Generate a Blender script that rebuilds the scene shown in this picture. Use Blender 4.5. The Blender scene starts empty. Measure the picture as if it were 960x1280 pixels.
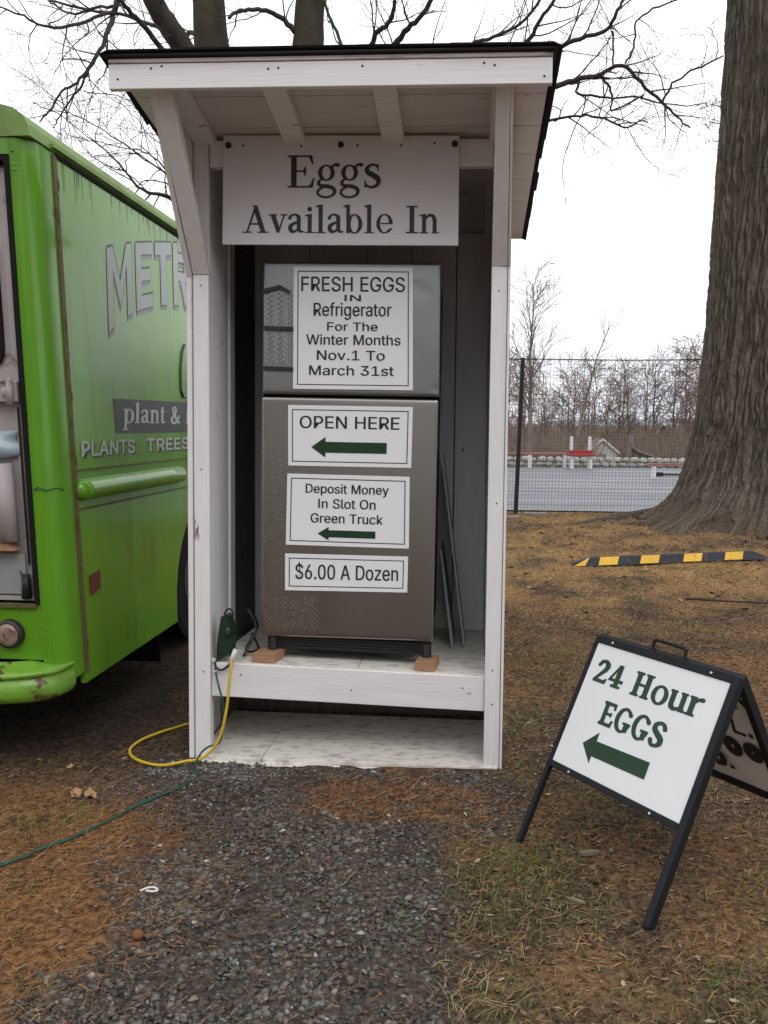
import bpy, math, random
import numpy as np
from math import sin, cos, pi, radians, sqrt, atan2, exp, hypot
from mathutils import Vector, Matrix
from mathutils.geometry import tessellate_polygon
rng = np.random.default_rng(7)
random.seed(7)
C = bpy.context.scene.collection
scene = bpy.context.scene

# ------------------------------------------------------------------ camera
YAW, PITCH, ROLL = radians(5.8), radians(-5.9), radians(0.3)
cam_data = bpy.data.cameras.new('camera'); cam = bpy.data.objects.new('camera', cam_data); C.objects.link(cam)
scene.camera = cam
fw = Vector((-sin(YAW)*cos(PITCH), cos(YAW)*cos(PITCH), sin(PITCH)))
rt = Vector((cos(YAW), sin(YAW), 0)); up = rt.cross(fw)
rt2 = rt*cos(ROLL)+up*sin(ROLL); up2 = -rt*sin(ROLL)+up*cos(ROLL)
cam.matrix_world = Matrix(((rt2.x, up2.x, -fw.x, 0), (rt2.y, up2.y, -fw.y, 0), (rt2.z, up2.z, -fw.z, 1.38), (0, 0, 0, 1)))
cam_data.sensor_fit = 'VERTICAL'; cam_data.sensor_height = 24.0
cam_data.lens = 24.0*1036/1280
cam_data.clip_start = 0.05; cam_data.clip_end = 2000
# ------------------------------------------------------------------ world: pale overcast
W = bpy.data.worlds.new("World"); scene.world = W; W.use_nodes = True
nt = W.node_tree; N = nt.nodes; L = nt.links
for n in list(N): N.remove(n)
wo = N.new('ShaderNodeOutputWorld'); bg = N.new('ShaderNodeBackground'); bg.inputs['Strength'].default_value = 0.112
sky = N.new('ShaderNodeTexSky'); sky.sky_type = 'NISHITA'; sky.sun_disc = False
sky.sun_elevation = radians(48); sky.sun_rotation = radians(150); sky.air_density = 1.2; sky.dust_density = 3
tc = N.new('ShaderNodeTexCoord'); mp = N.new('ShaderNodeMapping'); mp.inputs['Scale'].default_value = (1, 1, 2.6)
mp.inputs['Location'].default_value = (3.2, 1.7, 0.4)
nz = N.new('ShaderNodeTexNoise'); nz.inputs['Scale'].default_value = 2.1; nz.inputs['Detail'].default_value = 7; nz.inputs['Roughness'].default_value = 0.55
rp = N.new('ShaderNodeValToRGB'); rp.color_ramp.elements[0].position = 0.31; rp.color_ramp.elements[1].position = 0.50
rp.color_ramp.elements[0].color = (0.60, 0.64, 0.72, 1); rp.color_ramp.elements[1].color = (1, 1, 1, 1)
ml = N.new('ShaderNodeVectorMath'); ml.operation = 'MULTIPLY'; ml.inputs[1].default_value = (12.9, 12.9, 13.1)
mx = N.new('ShaderNodeMix'); mx.data_type = 'RGBA'; mx.inputs[0].default_value = 0.93
L.new(tc.outputs['Generated'], mp.inputs[0]); L.new(mp.outputs[0], nz.inputs['Vector']); L.new(nz.outputs['Fac'], rp.inputs[0])
L.new(rp.outputs[0], ml.inputs[0]); L.new(sky.outputs[0], mx.inputs[6]); L.new(ml.outputs[0], mx.inputs[7])
L.new(mx.outputs[2], bg.inputs[0]); L.new(bg.outputs[0], wo.inputs[0])
sun_d = bpy.data.lights.new('sun', 'SUN'); sun_d.energy = 0.6; sun_d.angle = radians(25); sun_d.color = (1, .97, .92)
sun = bpy.data.objects.new('sun', sun_d); C.objects.link(sun)
sun.rotation_euler = Vector((-sin(radians(150))*cos(radians(48)), -cos(radians(150))*cos(radians(48)), -sin(radians(48)))).to_track_quat('-Z', 'Y').to_euler()
scene.view_settings.view_transform = 'Standard'; scene.view_settings.look = 'None'
scene.view_settings.exposure = 0.0; scene.view_settings.gamma = 1.0
scene.cycles.max_bounces = 7; scene.cycles.diffuse_bounces = 4; scene.cycles.glossy_bounces = 3

# ------------------------------------------------------------------ materials
def mat(name, col, rough=0.7, metal=0.0, var=0.12, scale=6.0, stretch=(1, 1, 1), dirt=None, dirt_lo=0.62, dirt_hi=0.72, dirt_scale=4.0,
        dirt_stretch=(1, 1, 1), bump=0.0, bump_scale=40.0, bump_stretch=(1, 1, 1), bump_dist=0.004, vcol=False, coat=0.0, spec=0.5, aniso=0.0, rough_var=0.0):
    m = bpy.data.materials.new(name); m.use_nodes = True
    t = m.node_tree; n = t.nodes; l = t.links
    b = n['Principled BSDF']; b.inputs['Roughness'].default_value = rough; b.inputs['Metallic'].default_value = metal
    b.inputs['Specular IOR Level'].default_value = spec; b.inputs['Coat Weight'].default_value = coat; b.inputs['Coat Roughness'].default_value = 0.08
    b.inputs['Anisotropic'].default_value = aniso
    co = n.new('ShaderNodeTexCoord')
    def noise(sc, st, det=4):
        mp_ = n.new('ShaderNodeMapping'); mp_.inputs['Scale'].default_value = st; l.new(co.outputs['Object'], mp_.inputs[0])
        z = n.new('ShaderNodeTexNoise'); z.inputs['Scale'].default_value = sc; z.inputs['Detail'].default_value = det; z.inputs['Roughness'].default_value = .6
        l.new(mp_.outputs[0], z.inputs['Vector']); return z
    if vcol:
        at = n.new('ShaderNodeAttribute'); at.attribute_name = 'Col'; base = at.outputs['Color']
    else:
        rgb = n.new('ShaderNodeRGB'); rgb.outputs[0].default_value = (*col, 1); base = rgb.outputs[0]
    z = noise(scale, stretch)
    mr = n.new('ShaderNodeMapRange'); mr.inputs['From Min'].default_value = .3; mr.inputs['From Max'].default_value = .7
    mr.inputs['To Min'].default_value = 1-var; mr.inputs['To Max'].default_value = 1+var; l.new(z.outputs['Fac'], mr.inputs['Value'])
    vm = n.new('ShaderNodeVectorMath'); vm.operation = 'SCALE'; l.new(base, vm.inputs[0]); l.new(mr.outputs[0], vm.inputs['Scale'])
    out = vm.outputs[0]
    if dirt:
        z2 = noise(dirt_scale, dirt_stretch, 8)
        r2 = n.new('ShaderNodeMapRange'); r2.inputs['From Min'].default_value = dirt_lo; r2.inputs['From Max'].default_value = dirt_hi; l.new(z2.outputs['Fac'], r2.inputs['Value'])
        m2 = n.new('ShaderNodeMix'); m2.data_type = 'RGBA'; l.new(r2.outputs[0], m2.inputs[0]); l.new(out, m2.inputs[6]); m2.inputs[7].default_value = (*dirt, 1)
        out = m2.outputs[2]
    l.new(out, b.inputs['Base Color'])
    if rough_var:
        r3 = n.new('ShaderNodeMapRange'); r3.inputs['To Min'].default_value = max(.02, rough-rough_var); r3.inputs['To Max'].default_value = rough+rough_var
        l.new(z.outputs['Fac'], r3.inputs['Value']); l.new(r3.outputs[0], b.inputs['Roughness'])
    if bump:
        z4 = noise(bump_scale, bump_stretch, 5); bm_ = n.new('ShaderNodeBump'); bm_.inputs['Strength'].default_value = bump; bm_.inputs['Distance'].default_value = bump_dist
        l.new(z4.outputs['Fac'], bm_.inputs['Height']); l.new(bm_.outputs[0], b.inputs['Normal'])
    return m
PEEL = (.16, .10, .075)
M = {}
M['paint_v'] = mat('white_paint_vertical_grain', (.83, .81, .82), .55, var=.05, stretch=(8, 8, .8), dirt=PEEL, dirt_lo=.665, dirt_hi=.70, dirt_scale=14, dirt_stretch=(1, 1, .35), bump=.35, bump_stretch=(3, 3, .15))
M['paint_h'] = mat('white_paint_long_grain', (.84, .82, .83), .55, var=.05, stretch=(.8, 8, 8), dirt=PEEL, dirt_lo=.66, dirt_hi=.69, dirt_scale=15, dirt_stretch=(.35, 1, 1), bump=.35, bump_stretch=(.15, 3, 3))
M['paint_peel'] = mat('white_paint_peeling', (.66, .60, .60), .65, var=.12, stretch=(.8, 8, 8), dirt=(.20, .11, .10), dirt_lo=.54, dirt_hi=.62, dirt_scale=9, dirt_stretch=(.35, 1, 2), bump=.5, bump_stretch=(.15, 3, 3))
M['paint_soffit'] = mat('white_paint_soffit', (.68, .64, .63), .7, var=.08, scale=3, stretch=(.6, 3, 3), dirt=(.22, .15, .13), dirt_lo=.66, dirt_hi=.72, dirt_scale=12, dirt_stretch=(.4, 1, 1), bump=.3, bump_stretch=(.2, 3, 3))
M['paint_floor'] = mat('white_paint_worn_floor', (.76, .73, .68), .6, var=.18, scale=3.5, stretch=(.5, 3, 3), dirt=(.24, .18, .13), dirt_lo=.50, dirt_hi=.78, dirt_scale=26, dirt_stretch=(.6, 1.2, 1.2), bump=.5, bump_stretch=(.2, 3, 3))
M['raw_wood'] = mat('raw_dark_wood', (.12, .10, .09), .85, var=.25, stretch=(6, 6, .6), bump=.5, bump_stretch=(3, 3, .2))
M['shingle'] = mat('black_asphalt_shingle', (.020, .019, .022), .95, var=.3, scale=60, bump=.6, bump_scale=300, spec=.2)
M['drip'] = mat('black_drip_edge', (.015, .013, .015), .6, var=.2)
M['block'] = mat('bare_pine_block', (.36, .20, .11), .7, var=.2, scale=8, stretch=(1, 8, 8), bump=.2)
M['sign_white'] = mat('sign_white_enamel', (.87, .88, .90), .35, var=.02, scale=3)
M['sign_ply'] = mat('sign_white_board', (.78, .77, .80), .5, var=.03, scale=2, dirt=(.5, .49, .5), dirt_lo=.62, dirt_hi=.9, dirt_scale=2)
M['black_ink'] = mat('black_lettering', (.022, .022, .026), .5, var=.1)
M['navy_ink'] = mat('dark_green_black_lettering', (.012, .02, .022), .5, var=.1)
M['green_ink'] = mat('dark_green_print', (.006, .040, .014), .45, var=.1)
M['green_ink2'] = mat('dark_green_letters', (.008, .050, .030), .45, var=.25, scale=60)
M['steel'] = mat('stainless_steel', (.365, .345, .32), .30, 1.0, var=.05, scale=3, stretch=(1, 1, .2), bump=.05, bump_scale=60, bump_stretch=(.1, .1, 6), bump_dist=.001, rough_var=.06)
M['steel_d'] = mat('stainless_steel_freezer', (.31, .305, .30), .36, 1.0, var=.08, scale=3, bump=.05, bump_scale=60, bump_stretch=(.1, .1, 6), bump_dist=.001, rough_var=.08)
M['cabinet'] = mat('black_cabinet', (.03, .03, .032), .5, var=.1)
M['black_plastic'] = mat('black_plastic', (.02, .02, .021), .4, var=.1)
M['grey_sheet'] = mat('grey_panel', (.30, .30, .31), .5, var=.06)
M['pale_sheet'] = mat('pale_thin_panel', (.50, .50, .50), .5, var=.06)
M['screw'] = mat('dark_screw', (.04, .035, .035), .5, .5, var=.2)
M['tape'] = mat('white_tape', (.7, .7, .68), .5, var=.03)
M['dgreen_plastic'] = mat('dark_green_plastic', (.012, .035, .018), .4, var=.2, scale=30)
M['yellow_cord'] = mat('yellow_cord', (.62, .42, .02), .4, var=.08)
M['green_cord'] = mat('green_cord', (.012, .07, .050), .45, var=.15, scale=20)
GR = (.13, .30, .035)
M['truck'] = mat('lime_green_truck_paint', (.115, .315, .014), .24, var=.14, scale=1.6, stretch=(2, 2, .7), dirt=(.075, .16, .016), dirt_lo=.54, dirt_hi=.78, dirt_scale=3.4, dirt_stretch=(4, 4, .30), bump=.22, bump_scale=2.2, bump_dist=.014, coat=.30, rough_var=.10, spec=.4)
M['truck_rough'] = mat('chipped_green_bumper_paint', (.17, .37, .035), .45, var=.22, scale=5, dirt=(.10, .045, .02), dirt_lo=.56, dirt_hi=.60, dirt_scale=11, bump=.2, bump_scale=30, coat=.4)
M['truck_roof'] = mat('mossy_green_roof_paint', (.17, .28, .06), .5, var=.2, scale=4, dirt=(.10, .12, .05), dirt_lo=.5, dirt_hi=.75, dirt_scale=6, bump=.2, bump_scale=20)
M['trim_rust'] = mat('rusty_trim', (.11, .10, .035), .6, var=.3, scale=20, dirt=(.13, .06, .03), dirt_lo=.5, dirt_hi=.6, dirt_scale=20)
M['grime'] = mat('green_brown_grime', (.10, .17, .045), .6, var=.3, scale=40)
M['rust'] = mat('rust', (.11, .045, .02), .8, var=.3, scale=60)
M['rubber'] = mat('black_rubber', (.012, .012, .013), .85, var=.2, spec=.15)
M['door_grey'] = mat('grey_white_door_paint', (.40, .36, .36), .55, var=.1, scale=3, dirt=(.16, .11, .09), dirt_lo=.6, dirt_hi=.68, dirt_scale=7, bump=.1)
M['glass_dark'] = mat('dark_window_glass', (.03, .04, .04), .05, var=.1, spec=.8)
M['lamp_dirty'] = mat('dirty_lamp_lens', (.30, .20, .17), .4, var=.3, scale=18, dirt=(.12, .06, .04), dirt_lo=.5, dirt_hi=.6, dirt_scale=30)
M['red_lens'] = mat('dark_red_lens', (.13, .03, .02), .4, var=.3, scale=30)
M['bag'] = mat('pale_blue_bag', (.32, .42, .47), .3, var=.2, scale=14, bump=.5, bump_scale=20)
M['truck_text'] = mat('truck_white_lettering', (.50, .53, .50), .4, var=.1)
M['truck_grey'] = mat('truck_grey_lettering', (.37, .39, .40), .35, var=.12, scale=4)
M['truck_grey2'] = mat('truck_lettering_shadow', (.21, .23, .25), .35, var=.12, scale=5)
M['truck_dark'] = mat('truck_dark_banner', (.045, .05, .055), .4, var=.1)
M['asphalt'] = mat('wet_asphalt', (.125, .13, .148), .5, var=.28, scale=.5, stretch=(.35, 2.8, 1), dirt=(.22, .23, .245), dirt_lo=.5, dirt_hi=.62, dirt_scale=.5, dirt_stretch=(.25, 2.2, 1), bump=.3, bump_scale=80)
M['ground'] = mat('soil_with_litter', (.1, .08, .06), .95, var=.85, scale=48, vcol=True, bump=1.0, bump_scale=70, bump_dist=.02, spec=.1)
M['litter'] = mat('litter', (.1, .1, .1), .85, var=.2, scale=30, vcol=True, spec=.2)
M['bark'] = mat('grey_brown_bark', (.1, .1, .1), .95, var=.45, scale=30, stretch=(1.2, 1.2, .14), vcol=True, bump=1.0, bump_scale=34, bump_stretch=(1.2, 1.2, .16), bump_dist=.04, spec=.1)
M['branch'] = mat('dark_branch_bark', (.065, .055, .052), .9, var=.3, scale=6, bump=.5, bump_scale=30, bump_stretch=(1, 1, .3), bump_dist=.02, spec=.1)
M['branch2'] = mat('greenish_trunk_bark', (.060, .052, .038), .9, var=.35, scale=4, stretch=(1, 1, .4), bump=.8, bump_scale=24, bump_stretch=(1, 1, .3), bump_dist=.03, spec=.1)
M['far_twig'] = mat('far_twigs', (.20, .165, .155), .95, var=.25, scale=.4, spec=.1)  # far woods tones greyed and lightened, distance haze put into the colour
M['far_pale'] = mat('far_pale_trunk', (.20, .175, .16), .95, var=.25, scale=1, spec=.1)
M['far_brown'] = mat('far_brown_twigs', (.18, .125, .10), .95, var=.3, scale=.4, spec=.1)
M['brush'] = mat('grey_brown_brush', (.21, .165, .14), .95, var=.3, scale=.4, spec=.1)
M['red_wood'] = mat('red_painted_rail', (.34, .03, .03), .5, var=.15)
M['red_faded'] = mat('faded_red_rail', (.33, .13, .11), .6, var=.15)
M['white_post'] = mat('white_post_paint', (.70, .70, .69), .6, var=.06)
M['pale_stone'] = mat('pale_stone', (.38, .37, .33), .9, var=.15, scale=4, bump=.4, bump_scale=14)
M['grey_stone'] = mat('grey_stone', (.25, .25, .24), .9, var=.2, scale=4, bump=.4, bump_scale=14)
M['fence_metal'] = mat('black_fence_metal', (.012, .012, .014), .6, var=.1)
M['fence_wire'] = mat('dark_fence_netting', (.05, .05, .055), .7, var=.1)
M['frame_black'] = mat('black_powder_coat', (.010, .012, .016), .5, spec=.3, var=.2, scale=12)
M['stop_black'] = mat('black_rubber_stop', (.022, .025, .034), .75, var=.3, scale=20, dirt=(.13, .09, .06), dirt_lo=.58, dirt_hi=.72, dirt_scale=9)
M['stop_yellow'] = mat('yellow_reflective', (.74, .43, .02), .5, var=.10, dirt=(.25, .16, .07), dirt_lo=.6, dirt_hi=.75, dirt_scale=14)
M['shed_wall'] = mat('pale_clapboard', (.50, .50, .46), .8, var=.06)
M['shed_roof'] = mat('brown_roof', (.22, .19, .17), .8, var=.2)
M['brown_wall'] = mat('brown_wall', (.12, .085, .07), .8, var=.2)
M['hill'] = mat('hazy_hill', (.30, .34, .40), 1, var=.1, scale=.02, spec=0)

# ------------------------------------------------------------------ mesh builder
ident = lambda x, y, z: (x, y, z)
class MB:
    def __init__(s, T=ident): s.v = []; s.f = []; s.m = []; s.T = T; s.mi = 0
    def add(s, vs, fs):
        b = len(s.v); s.v += [tuple(s.T(*p)) for p in vs]; s.f += [tuple(b+i for i in f) for f in fs]; s.m += [s.mi]*len(fs); return s
    def hexa(s, p):  # 0-3 bottom ccw, 4-7 top
        return s.add(p, [(3, 2, 1, 0), (4, 5, 6, 7), (0, 1, 5, 4), (1, 2, 6, 5), (2, 3, 7, 6), (3, 0, 4, 7)])
    def box(s, x0, x1, y0, y1, z0, z1):
        return s.hexa([(x0, y0, z0), (x1, y0, z0), (x1, y1, z0), (x0, y1, z0), (x0, y0, z1), (x1, y0, z1), (x1, y1, z1), (x0, y1, z1)])
    def prism(s, poly, axis, a, b):  # poly 2D in the other two axes (order x<y<z)
        def mk(p, t):
            return {'x': (t, p[0], p[1]), 'y': (p[0], t, p[1]), 'z': (p[0], p[1], t)}[axis]
        n = len(poly); vs = [mk(p, a) for p in poly]+[mk(p, b) for p in poly]
        tri = tessellate_polygon([[Vector((p[0], p[1], 0)) for p in poly]])
        fs = [tuple(t) for t in tri]+[tuple(n+i for i in reversed(t)) for t in tri]+[(i, (i+1) % n, n+(i+1) % n, n+i) for i in range(n)]
        return s.add(vs, fs)
    def tube(s, pts, r, n=8, cap=True):
        P = [Vector(p) for p in pts]; R = r if hasattr(r, '__len__') else [r]*len(P); vs = []; fs = []
        t0 = (P[1]-P[0]).normalized(); a = Vector((0, 0, 1)) if abs(t0.z) < .9 else Vector((1, 0, 0)); u = t0.cross(a).normalized()
        for i, p in enumerate(P):
            t = (P[min(i+1, len(P)-1)]-P[max(i-1, 0)])
            if t.length < 1e-9: t = t0
            t = t.normalized(); u = (u-t*u.dot(t)); u = u.normalized() if u.length > 1e-6 else t.orthogonal().normalized(); w = t.cross(u)
            for k in range(n):
                c, q = cos(2*pi*k/n)*R[i], sin(2*pi*k/n)*R[i]; vs.append((p.x+u.x*c+w.x*q, p.y+u.y*c+w.y*q, p.z+u.z*c+w.z*q))
        for i in range(len(P)-1):
            for k in range(n): fs.append((i*n+k, i*n+(k+1) % n, (i+1)*n+(k+1) % n, (i+1)*n+k))
        if cap: fs.append(tuple(range(n-1, -1, -1))); fs.append(tuple((len(P)-1)*n+k for k in range(n)))
        return s.add(vs, fs)
    def cyl(s, p, q, r, n=16): return s.tube([p, q], r, n)
    def blob(s, c, rad, n=8, m=6, jit=0.0, seed=0):
        R_ = random.Random(seed); vs = [(c[0], c[1], c[2]-rad[2])]
        for i in range(1, m):
            a = -pi/2+pi*i/m
            for k in range(n):
                j = 1+R_.uniform(-jit, jit); vs.append((c[0]+rad[0]*cos(a)*cos(2*pi*k/n)*j, c[1]+rad[1]*cos(a)*sin(2*pi*k/n)*j, c[2]+rad[2]*sin(a)*j))
        vs.append((c[0], c[1], c[2]+rad[2])); e = len(vs)-1
        fs = [(0, 1+(k+1) % n, 1+k) for k in range(n)]
        for i in range(m-2):
            for k in range(n): fs.append((1+i*n+k, 1+i*n+(k+1) % n, 1+(i+1)*n+(k+1) % n, 1+(i+1)*n+k))
        fs += [(1+(m-2)*n+k, 1+(m-2)*n+(k+1) % n, e) for k in range(n)]
        return s.add(vs, fs)
    def build(s, name, mats, parent=None, loc=None, bevel=0, smooth=False):
        if loc is None:
            if parent is not None: loc = wl(parent)
            else:
                A = np.array(s.v); mn = A.min(0); mx_ = A.max(0); loc = ((mn[0]+mx_[0])/2, (mn[1]+mx_[1])/2, mn[2])
        me = bpy.data.meshes.new(name); me.from_pydata([(x-loc[0], y-loc[1], z-loc[2]) for x, y, z in s.v], [], s.f)
        ml_ = mats if isinstance(mats, (list, tuple)) else [mats]
        for m_ in ml_: me.materials.append(m_)
        if len(ml_) > 1: me.polygons.foreach_set('material_index', s.m)
        if smooth: me.polygons.foreach_set('use_smooth', [True]*len(s.f))
        me.update()
        o = bpy.data.objects.new(name, me); C.objects.link(o)
        if parent is not None:
            o.parent = parent; pl = wl(parent); o.location = (loc[0]-pl[0], loc[1]-pl[1], loc[2]-pl[2])
        else: o.location = loc
        if bevel:
            bv = o.modifiers.new('bevel', 'BEVEL'); bv.width = bevel; bv.segments = 1; bv.limit_method = 'ANGLE'; bv.angle_limit = radians(50)
        return o
def wl(o):
    p = Vector(o.location)
    while o.parent is not None: o = o.parent; p = p+Vector(o.location)
    return (p.x, p.y, p.z)
def tag(o, label, cat, group=None):
    o['label'] = label; o['category'] = cat
    if group: o['group'] = group
    return o
def thing(name, label, cat, loc, group=None):
    o = bpy.data.objects.new(name, None); o.empty_display_size = .1; C.objects.link(o); o.location = loc
    return tag(o, label, cat, group)
def struct(o): o['kind'] = 'structure'; return o
def stuff(o): o['kind'] = 'stuff'; return o
def copy_tree(o, parent=None):
    c = o.copy(); C.objects.link(c); c.parent = parent
    for ch in [x for x in KIDS.get(o.name, [])]: copy_tree(ch, c)
    return c
KIDS = {}
def reg(o):
    KIDS[o.name] = [x for x in bpy.data.objects if x.parent == o]
    for x in KIDS[o.name]: reg(x)

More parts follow.
